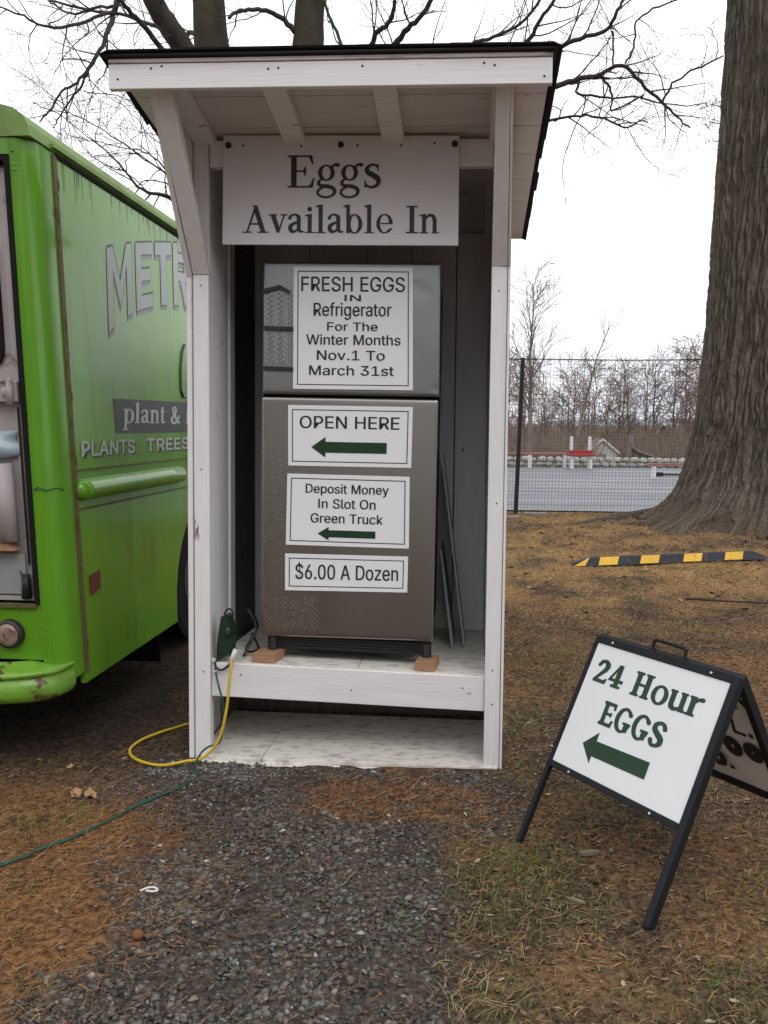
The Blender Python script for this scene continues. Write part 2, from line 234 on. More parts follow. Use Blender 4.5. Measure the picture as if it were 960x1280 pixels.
# ------------------------------------------------------------------ glyph outlines (traced by hand, per mille of the em or cap height)
def _dec(js):
    import json
    return json.loads(js)
SANS = """$	447	202,-74 202,583 244,583 244,-74;224,-9 188,-7 156,-1 128,9 102,23 81,40 64,60 51,83 42,109 38,137 104,137 108,118 114,102 123,88 136,76 150,66 166,59 185,53 204,50 224,49 246,50 267,54 286,60 303,69 317,79 329,92 338,106 344,122 346,139 344,154 340,168 332,179 322,189 310,197 296,205 280,211 263,217 245,222 184,239 145,253 112,269 86,289 67,313 56,341 52,372 54,400 62,425 75,448 92,468 113,484 138,498 165,508 195,514 227,516 259,514 289,508 316,498 340,484 360,468 377,449 390,427 398,403 401,378 337,378 332,402 320,421 302,437 280,449 254,456 225,459 204,457 185,454 167,448 152,440 139,430 129,418 121,405 117,391 115,376 117,359 122,345 131,334 142,324 155,315 169,308 184,302 198,297 212,293 264,279 279,275 295,270 312,264 328,256 344,248 359,238 372,226 384,213 395,198 402,180 407,161 408,139 406,112 399,87 386,64 370,43 349,25 323,11 294,0 261,-7
.	188	95,-4 83,-3 73,1 63,9 55,18 51,29 50,41 51,53 55,64 63,73 73,81 83,85 95,87 107,85 118,81 128,73 135,64 140,53 141,41 140,29 135,18 128,9 118,1 107,-3
0	453	227,-7 191,-3 158,7 130,24 105,48 85,77 69,113 57,155 50,202 48,254 50,306 57,353 69,395 85,431 106,461 130,484 159,502 191,512 227,516 262,512 295,502 323,484 348,461 368,431 384,395 396,353 403,306 405,254 403,202 396,155 384,113 368,77 348,48 323,24 295,7 263,-3;227,50 250,52 271,60 290,74 306,92 320,116 330,144 338,176 342,213 344,254 342,295 338,332 330,365 320,393 306,416 290,435 271,449 250,457 227,460 203,457 182,449 163,435 147,416 134,393 123,365 115,332 111,295 109,254 111,213 115,176 123,144 134,116 147,92 163,74 182,60 203,52
1	453	76,0 76,55 391,55 391,0;276,509 276,0 212,0 212,448 209,448 86,358 86,427 198,509
3	453	218,-7 188,-5 159,1 133,10 108,22 88,38 70,57 57,79 48,104 44,132 109,132 112,115 118,100 126,87 137,76 150,66 165,59 182,54 200,51 219,50 239,51 258,55 275,61 291,69 304,80 315,93 323,108 328,125 329,145 328,163 323,180 316,196 306,211 292,223 275,234 254,241 229,246 201,248 157,248 157,299 288,448 288,452 70,452 70,509 372,509 372,461 211,278 211,289 247,290 279,286 308,276 333,262 354,244 371,222 383,198 391,173 393,145 390,116 383,90 370,66 354,45 333,27 309,12 281,2 251,-5
6	453	226,-7 196,-4 168,3 142,15 119,31 100,51 84,74 73,101 66,130 64,162 65,187 71,212 80,239 93,268 112,302 137,340 252,509 322,509 151,261 145,261 151,270 157,279 165,288 174,295 184,302 196,307 208,311 221,313 235,314 265,312 291,305 316,295 337,280 355,262 370,240 380,215 387,187 389,157 387,127 379,98 368,73 352,50 333,30 310,14 284,3 257,-4;226,48 245,50 263,55 279,63 293,73 304,86 314,101 322,119 326,137 327,157 326,178 322,196 314,213 304,228 293,241 279,251 263,259 245,264 226,265 207,264 190,259 174,252 160,241 148,229 138,214 131,197 126,179 125,158 126,138 131,119 138,102 148,86 160,73 174,63 190,55 207,50
A	480	16,0 201,509 276,509 463,0 395,0 287,302 280,323 272,346 264,372 255,402 244,438 232,478 245,478 233,437 222,402 213,371 204,345 197,322 191,302 85,0;110,142 110,199 370,199 370,142
D	502	219,0 96,0 96,57 215,57 254,60 288,68 318,81 343,99 363,122 379,149 390,181 397,216 399,255 397,294 390,329 379,361 364,388 344,410 320,428 291,441 258,449 221,452 93,452 93,509 225,509 273,505 315,495 353,478 385,455 412,426 433,391 449,351 458,306 462,255 458,205 449,159 433,119 411,83 384,54 351,31 312,14 268,3;125,509 125,0 60,0 60,509
E	419	60,0 60,509 372,509 372,452 125,452 125,286 355,286 355,229 125,229 125,57 375,57 375,0
F	410	60,0 60,509 369,509 369,452 125,452 125,278 346,278 346,221 125,221 125,0
G	520	269,-7 225,-3 185,7 149,25 118,49 91,79 69,116 53,157 43,203 40,254 43,305 53,352 69,393 91,429 117,459 149,484 184,501 223,512 265,516 291,514 316,510 340,504 363,494 384,483 403,469 421,453 436,436 449,416 460,395 468,373 474,349 408,349 402,365 395,379 387,393 378,406 368,417 356,427 344,436 330,443 315,448 300,453 283,455 265,456 236,453 209,445 183,432 160,414 141,392 125,364 113,332 106,295 103,254 106,213 113,177 125,145 141,117 161,95 184,76 210,63 238,56 269,53 296,55 322,61 345,71 365,85 382,102 396,123 407,147 413,173 415,202 434,199 283,199 283,256 478,256 478,200 475,160 466,124 451,91 431,62 406,38 377,19 344,5 308,-4
H	517	60,0 60,509 125,509 125,289 392,289 392,509 457,509 457,0 392,0 392,232 125,232 125,0
I	230	80,0 80,509 150,509 150,0
L	393	60,0 60,509 125,509 125,57 361,57 361,0
M	628	60,0 60,509 152,509 277,187 280,179 284,170 287,159 299,123 303,110 307,97 311,84 322,49 307,49 318,83 330,121 342,158 346,169 349,179 352,187 476,509 568,509 568,0 504,0 504,291 504,327 505,369 506,413 507,457 513,457 508,441 503,425 498,409 482,363 477,348 472,335 467,322 456,291 342,0 286,0 170,291 167,300 163,310 159,321 145,361 140,376 134,392 129,408 124,424 118,441 112,457 119,457 120,416 121,372 122,328 122,291 122,0
N	523	60,0 60,509 136,509 343,183 349,174 355,163 363,151 371,137 379,122 388,107 396,90 405,73 414,55 405,54 403,72 402,90 401,108 400,126 399,142 399,157 399,195 399,509 463,509 463,0 387,0 202,290 194,303 186,317 177,331 168,346 159,363 148,381 108,452 119,454 122,384 123,363 124,345 124,328 125,313 125,301 125,291 125,0
O	533	267,-7 225,-3 186,7 150,25 119,49 92,79 70,115 53,157 44,203 40,254 44,305 53,352 70,393 92,429 119,459 150,484 186,501 225,512 267,516 309,512 348,501 384,484 415,459 442,429 464,393 480,352 490,305 493,254 490,203 480,157 464,115 442,79 415,49 384,25 348,7 309,-3;267,53 296,55 324,63 349,76 372,94 392,116 408,144 420,176 428,213 430,254 428,295 420,332 408,365 392,392 372,415 349,433 324,446 296,453 267,456 237,453 210,445 184,433 161,415 142,392 125,364 113,332 106,295 103,254 106,213 113,176 125,144 142,117 161,94 184,76 210,63 237,55
P	445	60,0 60,509 235,509 272,506 305,499 332,487 356,471 375,452 390,430 400,404 407,377 409,348 407,318 400,291 390,265 375,243 356,223 332,207 305,195 272,188 235,186 109,186 109,242 233,242 257,244 279,248 297,256 312,266 324,279 333,294 339,310 343,328 344,348 343,367 339,385 333,402 324,416 312,428 297,439 279,446 257,451 232,452 125,452 125,0
R	449	60,0 60,509 236,509 273,506 305,500 333,489 356,473 376,455 390,433 401,408 407,381 409,352 407,323 401,296 390,271 376,250 356,232 333,217 305,206 273,200 236,198 96,198 96,255 234,255 258,256 280,260 298,267 313,276 325,287 334,300 340,316 344,333 345,352 344,371 340,389 334,405 325,419 313,430 298,440 279,446 258,451 233,452 125,452 125,0;353,0 230,229 303,229 428,0
S	447	224,-9 188,-7 156,-1 128,9 102,23 81,40 64,60 51,83 42,109 38,137 104,137 108,118 114,102 123,88 136,76 150,66 166,59 185,53 204,50 224,49 246,50 267,54 286,60 303,69 317,79 329,92 338,106 344,122 346,139 344,154 340,168 332,179 322,189 310,197 296,205 280,211 263,217 245,222 184,239 145,253 112,269 86,289 67,313 56,341 52,372 54,400 62,425 75,448 92,468 113,484 138,498 165,508 195,514 227,516 259,514 289,508 316,498 340,484 360,468 377,449 390,427 398,403 401,378 337,378 332,402 320,421 302,437 280,449 254,456 225,459 204,457 185,454 167,448 152,440 139,430 129,418 121,405 117,391 115,376 117,359 122,345 131,334 142,324 155,315 169,308 184,302 198,297 212,293 264,279 279,275 295,270 312,264 328,256 344,248 359,238 372,226 384,213 395,198 402,180 407,161 408,139 406,112 399,87 386,64 370,43 349,25 323,11 294,0 261,-7
T	449	32,452 32,509 417,509 417,452 257,452 257,0 193,0 193,452
W	686	155,0 16,509 82,509 163,196 167,179 172,162 175,145 179,128 183,111 187,94 190,76 194,58 197,40 189,40 193,58 196,76 200,94 203,111 207,128 211,145 215,162 220,179 224,196 306,509 380,509 462,196 466,179 470,162 474,145 478,128 482,111 486,94 490,76 494,58 497,40 488,40 492,58 495,76 499,94 503,111 506,128 510,145 523,196 603,509 670,509 530,0 455,0 368,323 362,345 357,368 351,391 346,417 341,445 336,475 350,475 345,446 340,420 335,395 330,371 324,347 318,323 230,0
a	389	160,-9 137,-7 115,-3 94,5 76,15 60,29 48,45 38,63 32,84 30,108 32,128 36,146 43,161 53,174 64,184 78,193 92,200 108,206 125,211 143,214 161,217 178,220 200,223 218,225 234,227 247,229 257,231 265,235 271,240 274,246 276,255 276,257 275,272 272,285 267,297 260,307 251,315 240,322 227,327 212,330 196,331 178,330 163,327 149,322 137,316 127,309 118,301 110,292 104,283 100,274 41,291 51,313 64,331 79,346 95,358 114,368 133,375 153,380 173,383 194,384 208,384 223,382 239,379 255,375 271,369 286,360 300,350 312,336 322,320 330,301 335,278 337,251 337,0 277,0 277,52 272,52 267,43 260,34 252,25 242,16 229,8 215,1 199,-4 181,-7;170,45 192,47 211,51 228,59 242,68 254,80 263,93 270,108 274,122 276,138 276,190 272,187 267,184 259,182 251,180 241,178 231,176 221,174 210,173 200,171 175,168 161,166 147,163 134,159 122,153 112,147 103,139 97,130 93,118 92,105 93,93 96,82 102,72 109,64 119,57 130,52 142,48 156,46
c	396	207,-8 174,-5 144,3 117,16 93,35 72,58 56,85 44,116 37,150 34,187 37,225 44,260 56,291 72,318 93,341 117,360 144,374 174,382 207,384 226,384 243,381 260,377 276,371 291,364 305,356 318,346 330,335 340,322 349,308 356,293 362,277 303,262 300,272 295,281 290,289 284,297 278,304 270,311 261,316 252,321 242,325 231,328 220,329 207,330 184,328 163,321 145,310 130,296 118,278 108,258 102,236 98,212 96,187 98,163 102,139 108,117 118,97 130,80 145,66 163,55 184,49 207,46 220,47 232,49 243,52 253,55 262,60 271,66 279,73 285,80 292,89 297,98 301,107 304,117 363,102 357,86 350,70 341,56 331,43 319,32 306,21 292,12 277,5 261,-1 244,-5 226,-7
e	404	212,-8 177,-5 145,3 117,16 92,35 72,58 56,85 44,116 37,150 34,187 36,224 44,258 55,290 71,317 91,340 115,359 142,373 172,382 205,384 226,383 246,380 266,374 285,366 303,355 319,341 334,324 347,305 357,282 365,256 370,227 371,194 371,169 75,169 75,221 338,221 310,202 308,226 304,248 298,269 288,286 277,301 263,314 246,323 227,328 205,330 183,328 164,323 146,313 131,301 119,286 109,270 102,251 97,231 96,211 96,178 98,151 102,127 110,106 121,88 135,73 151,61 169,53 190,48 212,46 227,47 241,49 254,53 265,58 276,65 285,73 294,82 300,93 306,105 365,91 358,72 348,55 335,39 320,26 302,14 283,4 261,-3 237,-7
f	254	228,379 228,327 6,327 6,379;81,0 81,432 82,452 87,470 96,486 107,499 120,510 135,519 152,525 169,529 187,530 201,530 212,529 222,527 231,525 238,523 243,521 227,468 215,472 209,473 202,474 195,474 178,472 164,468 154,460 147,449 143,435 142,419 142,0
g	425	207,-151 180,-149 156,-146 134,-140 114,-132 97,-122 82,-110 70,-97 59,-84 51,-69 101,-41 107,-49 114,-57 122,-66 131,-74 142,-82 154,-88 169,-93 187,-96 207,-97 236,-95 261,-87 282,-75 298,-58 308,-34 311,-6 311,68 306,68 301,60 294,51 287,41 277,32 266,23 252,16 236,10 217,6 195,5 165,7 138,14 113,27 90,43 71,65 55,90 43,120 36,154 34,191 36,229 43,263 55,293 71,320 90,342 112,361 138,374 166,382 196,384 218,383 237,379 253,373 267,365 279,356 288,346 296,336 302,327 308,319 313,319 313,379 372,379 372,-9 370,-40 363,-67 350,-90 334,-109 314,-124 291,-136 265,-144 237,-149;205,59 227,61 246,66 264,75 278,87 290,103 300,121 307,142 311,166 312,193 311,219 307,242 300,264 291,283 279,299 264,312 247,322 227,328 205,330 182,328 163,322 145,312 130,298 118,282 109,262 102,241 98,218 96,193 98,167 102,144 109,123 118,104 131,88 145,76 163,66 183,61
h	410	114,227 114,0 53,0 53,509 114,509 114,287 102,287 116,319 132,344 152,362 175,374 200,382 227,384 252,383 275,377 295,369 313,356 328,340 341,321 350,298 355,271 357,240 357,0 296,0 296,235 293,263 286,286 273,304 256,318 235,326 210,329 192,328 176,324 161,317 147,308 136,297 126,283 119,266 115,248
i	167	53,0 53,379 114,379 114,0;84,443 73,444 63,448 54,455 47,463 43,472 41,483 43,494 47,504 54,512 63,518 73,522 84,524 95,522 105,518 114,512 121,504 125,494 126,483 125,472 121,463 114,455 105,448 95,444
k	381	110,137 110,212 121,212 284,379 360,379 184,199 177,199;53,0 53,509 114,509 114,0;294,0 148,186 191,229 372,0
l	189	139,-2 112,0 91,8 74,20 62,37 55,59 53,84 53,509 114,509 114,99 114,83 117,71 120,62 126,57 135,53 146,52 160,53 170,54 181,3 175,1 169,0 162,-1 154,-2 147,-2
n	410	114,227 114,0 53,0 53,379 112,379 112,287 102,287 116,319 132,344 152,362 175,374 200,382 227,384 252,383 275,377 295,369 313,356 328,340 341,321 350,298 355,271 357,240 357,0 296,0 296,235 293,263 286,286 273,304 256,318 235,326 210,329 192,328 176,324 161,317 147,308 136,297 126,283 119,266 115,248
o	415	207,-8 174,-5 144,3 117,16 93,35 72,58 56,85 44,116 37,150 34,187 37,225 44,260 56,291 72,318 93,341 117,360 144,374 174,382 207,384 241,382 271,374 299,360 323,341 343,318 359,291 371,260 379,225 381,187 379,150 371,116 359,85 343,58 323,35 299,16 271,3 241,-5;207,46 231,49 252,55 270,66 285,80 298,97 307,117 314,139 318,163 319,187 318,212 314,236 307,258 298,278 285,296 270,310 252,321 231,328 207,330 184,328 163,321 145,310 130,296 118,278 108,258 102,236 98,212 96,187 98,163 102,139 108,117 118,97 130,80 145,66 163,55 184,49
p	424	53,-143 53,379 112,379 112,319 118,319 123,327 130,336 137,346 147,355 158,364 171,373 188,379 207,383 229,384 259,382 287,374 313,361 335,342 354,320 370,293 381,261 388,227 390,189 388,151 381,116 370,84 355,57 336,34 313,16 288,3 260,-6 229,-8 208,-7 189,-3 173,4 159,12 147,21 138,31 130,41 124,50 118,59 114,59 114,-143;220,47 242,49 262,55 279,66 294,80 306,97 316,117 323,139 327,163 328,189 327,215 323,239 316,261 307,281 295,298 280,311 262,322 243,328 220,330 198,328 178,322 161,312 147,299 134,282 125,263 118,241 114,216 113,189 114,162 118,138 125,115 135,95 147,78 162,65 179,55 198,49
r	259	53,0 53,379 112,379 112,321 115,321 124,339 137,354 152,367 171,377 191,383 213,385 229,384 243,384 243,322 230,324 223,325 215,326 207,326 190,324 174,321 159,315 146,306 135,296 126,284 119,269 115,254 114,237 114,0
s	365	182,-8 157,-7 133,-3 112,3 93,12 76,24 62,38 50,54 41,73 36,94 94,107 101,87 111,72 124,60 141,52 160,47 181,45 206,47 227,53 244,62 258,74 265,88 268,103 266,115 262,126 254,136 243,144 229,150 212,155 149,170 118,180 92,192 72,208 58,227 50,249 47,274 49,295 55,314 65,332 79,347 95,360 115,370 137,378 161,383 187,384 212,383 234,379 254,372 271,363 286,352 299,339 309,324 318,308 324,290 268,277 262,291 254,304 243,316 228,325 210,331 187,333 166,331 147,326 131,317 119,305 111,292 109,277 110,264 115,253 124,243 136,235 152,229 172,223 229,209 261,200 287,187 306,171 320,153 328,131 331,107 329,85 323,65 312,47 298,31 281,18 260,6 236,-2 210,-7
t	227	204,379 204,327 6,327 6,379;65,471 126,471 126,98 127,83 130,70 136,61 144,55 156,51 170,50 185,51 202,54 213,2 207,0 200,-2 192,-3 184,-3 176,-4 168,-4 138,-1 113,7 92,21 77,41 68,64 65,93
u	410	182,-5 158,-3 135,2 115,11 97,23 82,39 69,59 60,82 54,109 53,139 53,379 114,379 114,144 116,117 124,94 137,75 154,61 175,53 200,50 218,51 234,55 249,62 263,71 274,83 283,97 290,113 295,132 296,153 296,379 357,379 357,0 298,0 298,92 307,92 294,60 277,35 257,17 234,5 209,-3
v	389	163,0 17,379 84,379 165,155 173,132 180,110 187,87 193,64 199,42 206,21 184,21 191,42 197,64 203,87 209,110 216,132 224,155 305,379 371,379 226,0
y	389	47,-139 61,-86 71,-87 83,-89 94,-90 104,-89 113,-86 122,-81 130,-74 138,-64 145,-51 151,-36 163,-1 17,379 84,379 165,155 173,132 180,109 187,87 193,64 199,42 206,21 184,21 190,42 196,64 202,87 209,110 216,132 224,155 305,379 371,379 204,-58 196,-77 187,-93 177,-107 165,-119 153,-128 139,-136 125,-141 109,-144 91,-145 82,-145 73,-144 65,-143 57,-142 52,-140
z	380	42,0 42,46 254,320 254,323 48,323 48,379 333,379 333,331 126,60 126,56 339,56 339,0"""
SERIF = """E	920	5,2 804,0 820,5 877,283 877,295 868,300 830,295 739,100 688,58 311,57 302,62 300,75 302,481 318,486 509,484 568,365 595,359 600,375 600,639 595,656 566,652 509,537 318,536 302,541 302,938 318,943 674,942 720,895 787,727 825,722 834,727 835,768 807,960 795,998 18,1000 2,995 5,944 110,943 120,938 121,925 121,68 110,57 5,56 0,39
g	740	283,-327 332,-328 438,-313 552,-263 585,-239 618,-207 642,-159 650,-118 642,-48 596,21 509,70 375,107 191,108 150,125 130,152 161,207 190,241 241,223 318,207 389,215 481,251 543,304 584,376 600,439 600,489 592,524 544,617 582,657 597,664 675,643 728,647 756,676 757,718 724,756 640,757 576,742 543,725 488,666 382,707 282,707 226,692 157,653 114,611 73,538 57,468 66,405 101,326 134,283 57,211 40,185 29,153 29,125 47,79 93,32 131,13 134,5 72,-32 47,-57 23,-98 8,-159 32,-221 65,-253 107,-282 183,-313;255,-256 212,-249 162,-227 112,-192 93,-160 94,-141 114,-104 150,-68 229,-11 311,-7 381,-16 471,-46 532,-86 543,-118 543,-146 535,-167 507,-196 464,-225 368,-257;326,258 279,275 237,319 208,383 200,425 200,496 216,559 250,618 272,639 305,656 353,657 378,646 421,604 442,567 457,510 457,411 442,355 410,300 374,273
s	620	255,-27 318,-28 367,-20 460,15 489,36 539,86 570,148 578,239 563,295 536,339 500,375 435,418 222,532 200,561 204,593 218,614 250,639 305,663 359,663 400,653 450,611 464,560 468,514 477,502 502,502 514,639 501,662 495,720 454,721 439,710 402,727 354,736 275,735 241,727 122,668 82,621 66,581 66,498 100,425 172,368 267,320 393,239 410,221 427,188 428,154 420,133 410,115 371,75 318,57 232,57 183,73 129,104 116,126 98,216 82,221 59,216 59,5 95,1 118,26 191,-13
A	960	5,2 338,2 343,18 338,48 216,55 294,281 305,298 318,300 582,300 598,295 676,54 562,48 557,32 562,2 961,0 977,5 973,48 868,50 851,62 552,1020 382,1021 366,1017 397,965 438,949 441,940 149,62 132,50 5,48 0,32;327,358 430,667 451,723 457,725 576,361
v	700	326,1 395,2 413,33 611,635 625,643 716,644 721,661 716,691 468,693 452,688 455,644 539,643 550,632 411,217 280,626 284,641 327,648 327,688 311,693 18,693 2,688 5,644 75,643 92,631 301,48
a	650	183,-6 232,-7 267,1 382,71 440,30 511,0 564,11 614,40 621,54 614,82 533,80 501,119 500,568 488,583 491,602 484,631 452,663 395,692 310,721 219,713 126,677 82,635 36,560 37,533 61,500 83,487 117,487 156,519 182,614 212,634 246,643 293,639 339,593 356,567 356,441 241,406 143,360 100,332 68,300 37,231 37,155 68,72 100,32 136,11;241,101 211,129 194,162 194,224 250,282 353,347 356,148 302,116 267,101
i	400	5,2 354,0 370,5 366,41 268,43 257,54 257,689 252,706 176,706 2,659 5,623 40,615 102,613 107,596 107,54 96,43 5,41 0,25;155,794 203,793 224,801 253,829 270,862 270,895 246,943 195,970 162,970 129,953 94,909 93,861 108,826 122,811
l	400	5,2 354,0 370,5 366,41 268,43 257,54 257,1032 252,1048 191,1049 19,1006 2,995 5,959 88,942 106,931 107,918 107,54 96,43 5,41 0,25
b	720	341,-20 389,-21 431,-13 495,15 525,36 579,89 613,140 649,233 657,275 657,403 627,509 589,578 546,629 488,670 438,692 403,700 333,699 283,684 201,641 200,1032 195,1048 133,1049 -24,1006 -41,995 -38,959 66,934 71,925 73,5 89,0 195,2 204,40 269,1;355,30 304,65 258,148 236,240 229,382 251,509 294,602 326,635 355,649 382,650 427,624 463,574 484,524 507,425 507,261 477,141 446,79 407,40 375,29
e	690	291,-6 395,-6 524,51 603,143 621,175 620,195 598,206 509,151 462,148 425,86 404,64 354,43 312,44 272,68 240,107 208,169 187,248 179,311 179,389 187,452 208,531 240,593 272,632 312,656 367,656 400,639 425,614 456,567 484,488 498,384 482,379 211,378 200,368 205,330 625,329 641,334 627,459 611,507 568,585 543,618 493,660 438,692 389,707 291,706 226,684 186,660 111,585 87,545 51,452 43,410 43,290 51,248 87,155 111,115 186,40 226,16
I	480	5,2 411,0 427,5 423,56 311,57 302,62 300,75 300,932 311,943 423,944 429,961 423,998 18,1000 2,995 5,944 118,943 127,938 129,925 128,68 118,57 5,56 0,39
n	760	5,2 311,0 327,5 323,41 254,43 243,54 243,496 307,568 348,599 375,607 424,599 446,578 478,475 478,54 473,44 444,38 444,5 461,0 704,0 720,5 716,41 623,48 621,454 614,510 585,602 528,675 493,696 445,713 375,714 307,689 247,624 243,696 232,707 162,706 2,659 5,623 40,615 95,613 100,596 100,54 89,43 5,41 0,25
p	720	-23,-356 295,-356 300,-339 295,-309 202,-302 201,37 217,35 269,1 341,-20 389,-21 431,-13 521,32 582,93 613,140 649,233 657,275 657,403 649,445 627,509 589,578 546,629 488,670 409,699 340,700 283,684 204,639 195,706 125,707 -9,670 -42,652 -38,623 -3,615 66,613 71,596 71,-296 60,-307 -23,-309 -29,-325;355,30 304,65 258,148 236,240 229,382 251,509 294,602 326,635 355,649 382,650 427,624 463,574 484,524 507,425 507,261 477,141 446,79 407,40 375,29
t	440	248,-20 281,-20 321,-3 375,36 403,65 407,82 400,103 375,107 283,80 251,119 250,610 261,621 395,623 400,660 389,671 255,673 250,689 248,895 239,900 118,900 107,889 106,677 5,670 0,632 11,622 96,621 107,610 108,83 121,61 172,18
f	420	5,2 339,0 356,5 352,41 261,43 250,54 250,610 261,621 395,623 400,660 389,671 255,673 250,682 250,803 273,924 300,960 332,971 352,970 382,915 405,901 431,901 463,926 471,947 463,974 439,1014 395,1056 368,1064 319,1063 264,1046 207,1010 180,974 116,831 107,796 106,677 2,666 5,623 96,621 106,616 107,604 107,54 96,43 5,41 0,25
&	900	262,-49 325,-50 402,-34 493,11 554,57 648,8 732,-21 771,-10 789,7 800,32 799,52 784,81 672,161 658,182 749,362 770,412 768,436 754,457 731,470 712,470 693,460 661,421 582,286 575,281 568,286 410,511 475,593 492,633 507,711 499,802 482,850 457,889 407,939 346,971 283,970 229,946 175,900 144,845 136,804 144,719 173,626 220,512 68,328 37,274 22,225 23,155 44,98 75,50 115,11 162,-20 219,-42;291,80 248,94 214,118 189,157 179,196 194,252 237,338 268,385 289,404 463,152 435,118 381,87 353,79;333,616 287,705 257,804 275,850 319,884 343,875 375,843 392,809 400,768 384,683 360,636"""
HEAVY = """2	640	34,2 532,0 545,2 554,11 570,5 600,225 595,241 543,239 484,155 475,150 196,154 311,314 475,515 525,607 556,691 564,732 564,796 542,867 485,939 388,999 332,1014 282,1014 198,992 165,975 114,932 97,907 37,774 29,732 47,693 76,673 124,673 156,698 211,828 233,849 282,864 314,853 346,814 363,781 364,739 334,626 306,569 68,172 52,152 30,145 29,18
4	680	226,1 546,0 581,16 599,48 596,79 567,113 532,121 489,100 479,111 480,238 553,243 591,223 609,223 628,232 639,250 650,282 650,311 632,364 609,377 591,377 553,357 480,362 479,961 473,977 318,979 302,973 300,918 284,876 30,317 34,244 282,243 298,238 298,105 283,101 252,120 226,120 193,96 180,74 180,48 190,29;155,359 152,367 296,711 298,362 282,357
H	830	33,1 325,0 346,15 357,46 342,81 324,91 305,88 272,132 272,432 277,441 289,443 489,443 506,438 507,132 478,90 457,89 432,71 429,25 439,7 461,0 739,0 752,1 768,15 768,71 743,89 718,93 697,122 693,139 693,868 722,910 743,911 770,933 770,981 757,996 454,1000 432,985 432,929 457,911 478,910 507,868 507,561 502,552 489,550 289,550 273,555 272,868 305,913 324,909 342,919 357,954 339,993 318,1000 46,1000 16,988 7,968 11,929 35,911 61,907 89,871 93,854 93,140 57,90 35,89 8,67 8,26 19,8
o	690	319,-42 388,-34 436,-18 478,4 550,68 606,155 634,233 650,311 650,410 642,459 620,531 582,607 543,661 485,710 445,734 375,757 282,757 233,742 165,703 100,639 65,588 37,524 16,445 7,375 23,241 46,171 97,86 136,40 207,-10 269,-34;326,58 279,75 232,122 208,162 187,219 172,297 172,425 194,524 232,600 272,639 300,654 353,657 378,646 418,614 463,531 485,439 493,340 470,212 435,133 393,82
u	730	248,-27 318,-28 352,-20 432,26 457,4 475,0 675,0 699,19 707,46 692,81 659,98 642,145 622,161 622,660 627,670 656,683 664,704 663,731 645,756 425,757 401,738 393,718 396,700 415,675 439,664 457,618 457,182 452,173 402,151 332,129 283,130 251,148 237,183 229,232 229,660 263,698 264,725 256,745 239,757 32,757 15,753 1,738 -7,718 -4,700 15,675 39,664 57,618 57,211 73,133 101,62 139,21 198,-13
r	560	12,1 303,0 325,15 336,46 325,78 302,91 286,90 250,132 252,509 286,539 336,604 369,627 468,615 518,636 542,676 543,711 527,752 514,768 461,786 383,770 307,732 275,696 270,738 246,757 32,757 11,743 8,698 22,675 49,667 71,596 71,132 36,90 19,91 0,82 -13,59 -13,26
E	720	48,1 625,0 641,5 678,275 673,298 611,300 597,293 549,169 531,144 282,143 273,148 271,161 273,445 289,450 432,450 465,411 489,407 506,419 529,482 528,539 520,567 507,589 481,606 457,596 431,558 289,557 273,562 273,852 289,857 516,856 527,838 559,727 623,723 629,839 622,868 621,989 616,998 54,1000 18,978 9,952 18,922 46,900 52,862 88,856 93,839 93,154 88,144 52,138 49,105 18,78 9,52 18,22
G	850	369,-20 425,-21 467,-13 552,23 598,56 695,59 701,181 742,269 758,331 778,354 773,441 427,441 422,432 423,348 489,343 500,332 498,127 439,100 404,100 376,108 318,143 258,226 223,319 207,390 200,440 200,560 216,652 237,724 258,774 307,846 376,892 404,900 445,899 507,868 597,722 626,701 661,693 695,701 720,719 742,755 742,802 725,835 600,946 509,999 425,1021 375,1021 291,999 222,960 164,911 104,828 73,767 44,688 22,575 22,425 30,376 58,269 101,176 161,93 222,40 291,1
S	690	219,-20 345,-20 431,1 510,37 582,93 618,150 635,211 634,309 613,381 582,435 493,518 400,575 243,690 223,719 222,775 240,814 293,853 332,871 388,870 435,846 456,809 487,719 515,690 533,680 582,679 602,687 632,715 642,733 643,782 635,802 582,893 532,950 474,984 353,1014 283,1006 212,984 115,932 75,893 54,857 29,782 30,676 44,626 75,572 165,482 300,375 400,310 427,245 427,219 413,183 368,136 331,116 275,107 243,118 225,136 185,238 168,271 150,289 97,307 55,292 32,271 16,238 16,205 75,93 136,18 186,-11"""
def parse_glyphs(s):
    d = {}
    for ln in s.split('\n'):
        k, w, cs = ln.split('\t'); d[k] = (int(w), [[tuple(int(a) for a in p.split(',')) for p in c.split(' ')] for c in cs.split(';')])
    return d
SANS, SERIF, HEAVY = parse_glyphs(SANS), parse_glyphs(SERIF), parse_glyphs(HEAVY)
def inside(p, c):
    r = False; n = len(c)
    for i in range(n):
        (x0, y0), (x1, y1) = c[i], c[(i+1) % n]
        if (y0 > p[1]) != (y1 > p[1]) and p[0] < (x1-x0)*(p[1]-y0)/(y1-y0)+x0: r = not r
    return r
def pieces(cs):
    dep = [sum(inside(c[0], d) for d in cs if d is not c) for c in cs]
    return [[c]+[d for d, e2 in zip(cs, dep) if e2 == e+1 and inside(d[0], c)] for c, e in zip(cs, dep) if e % 2 == 0]
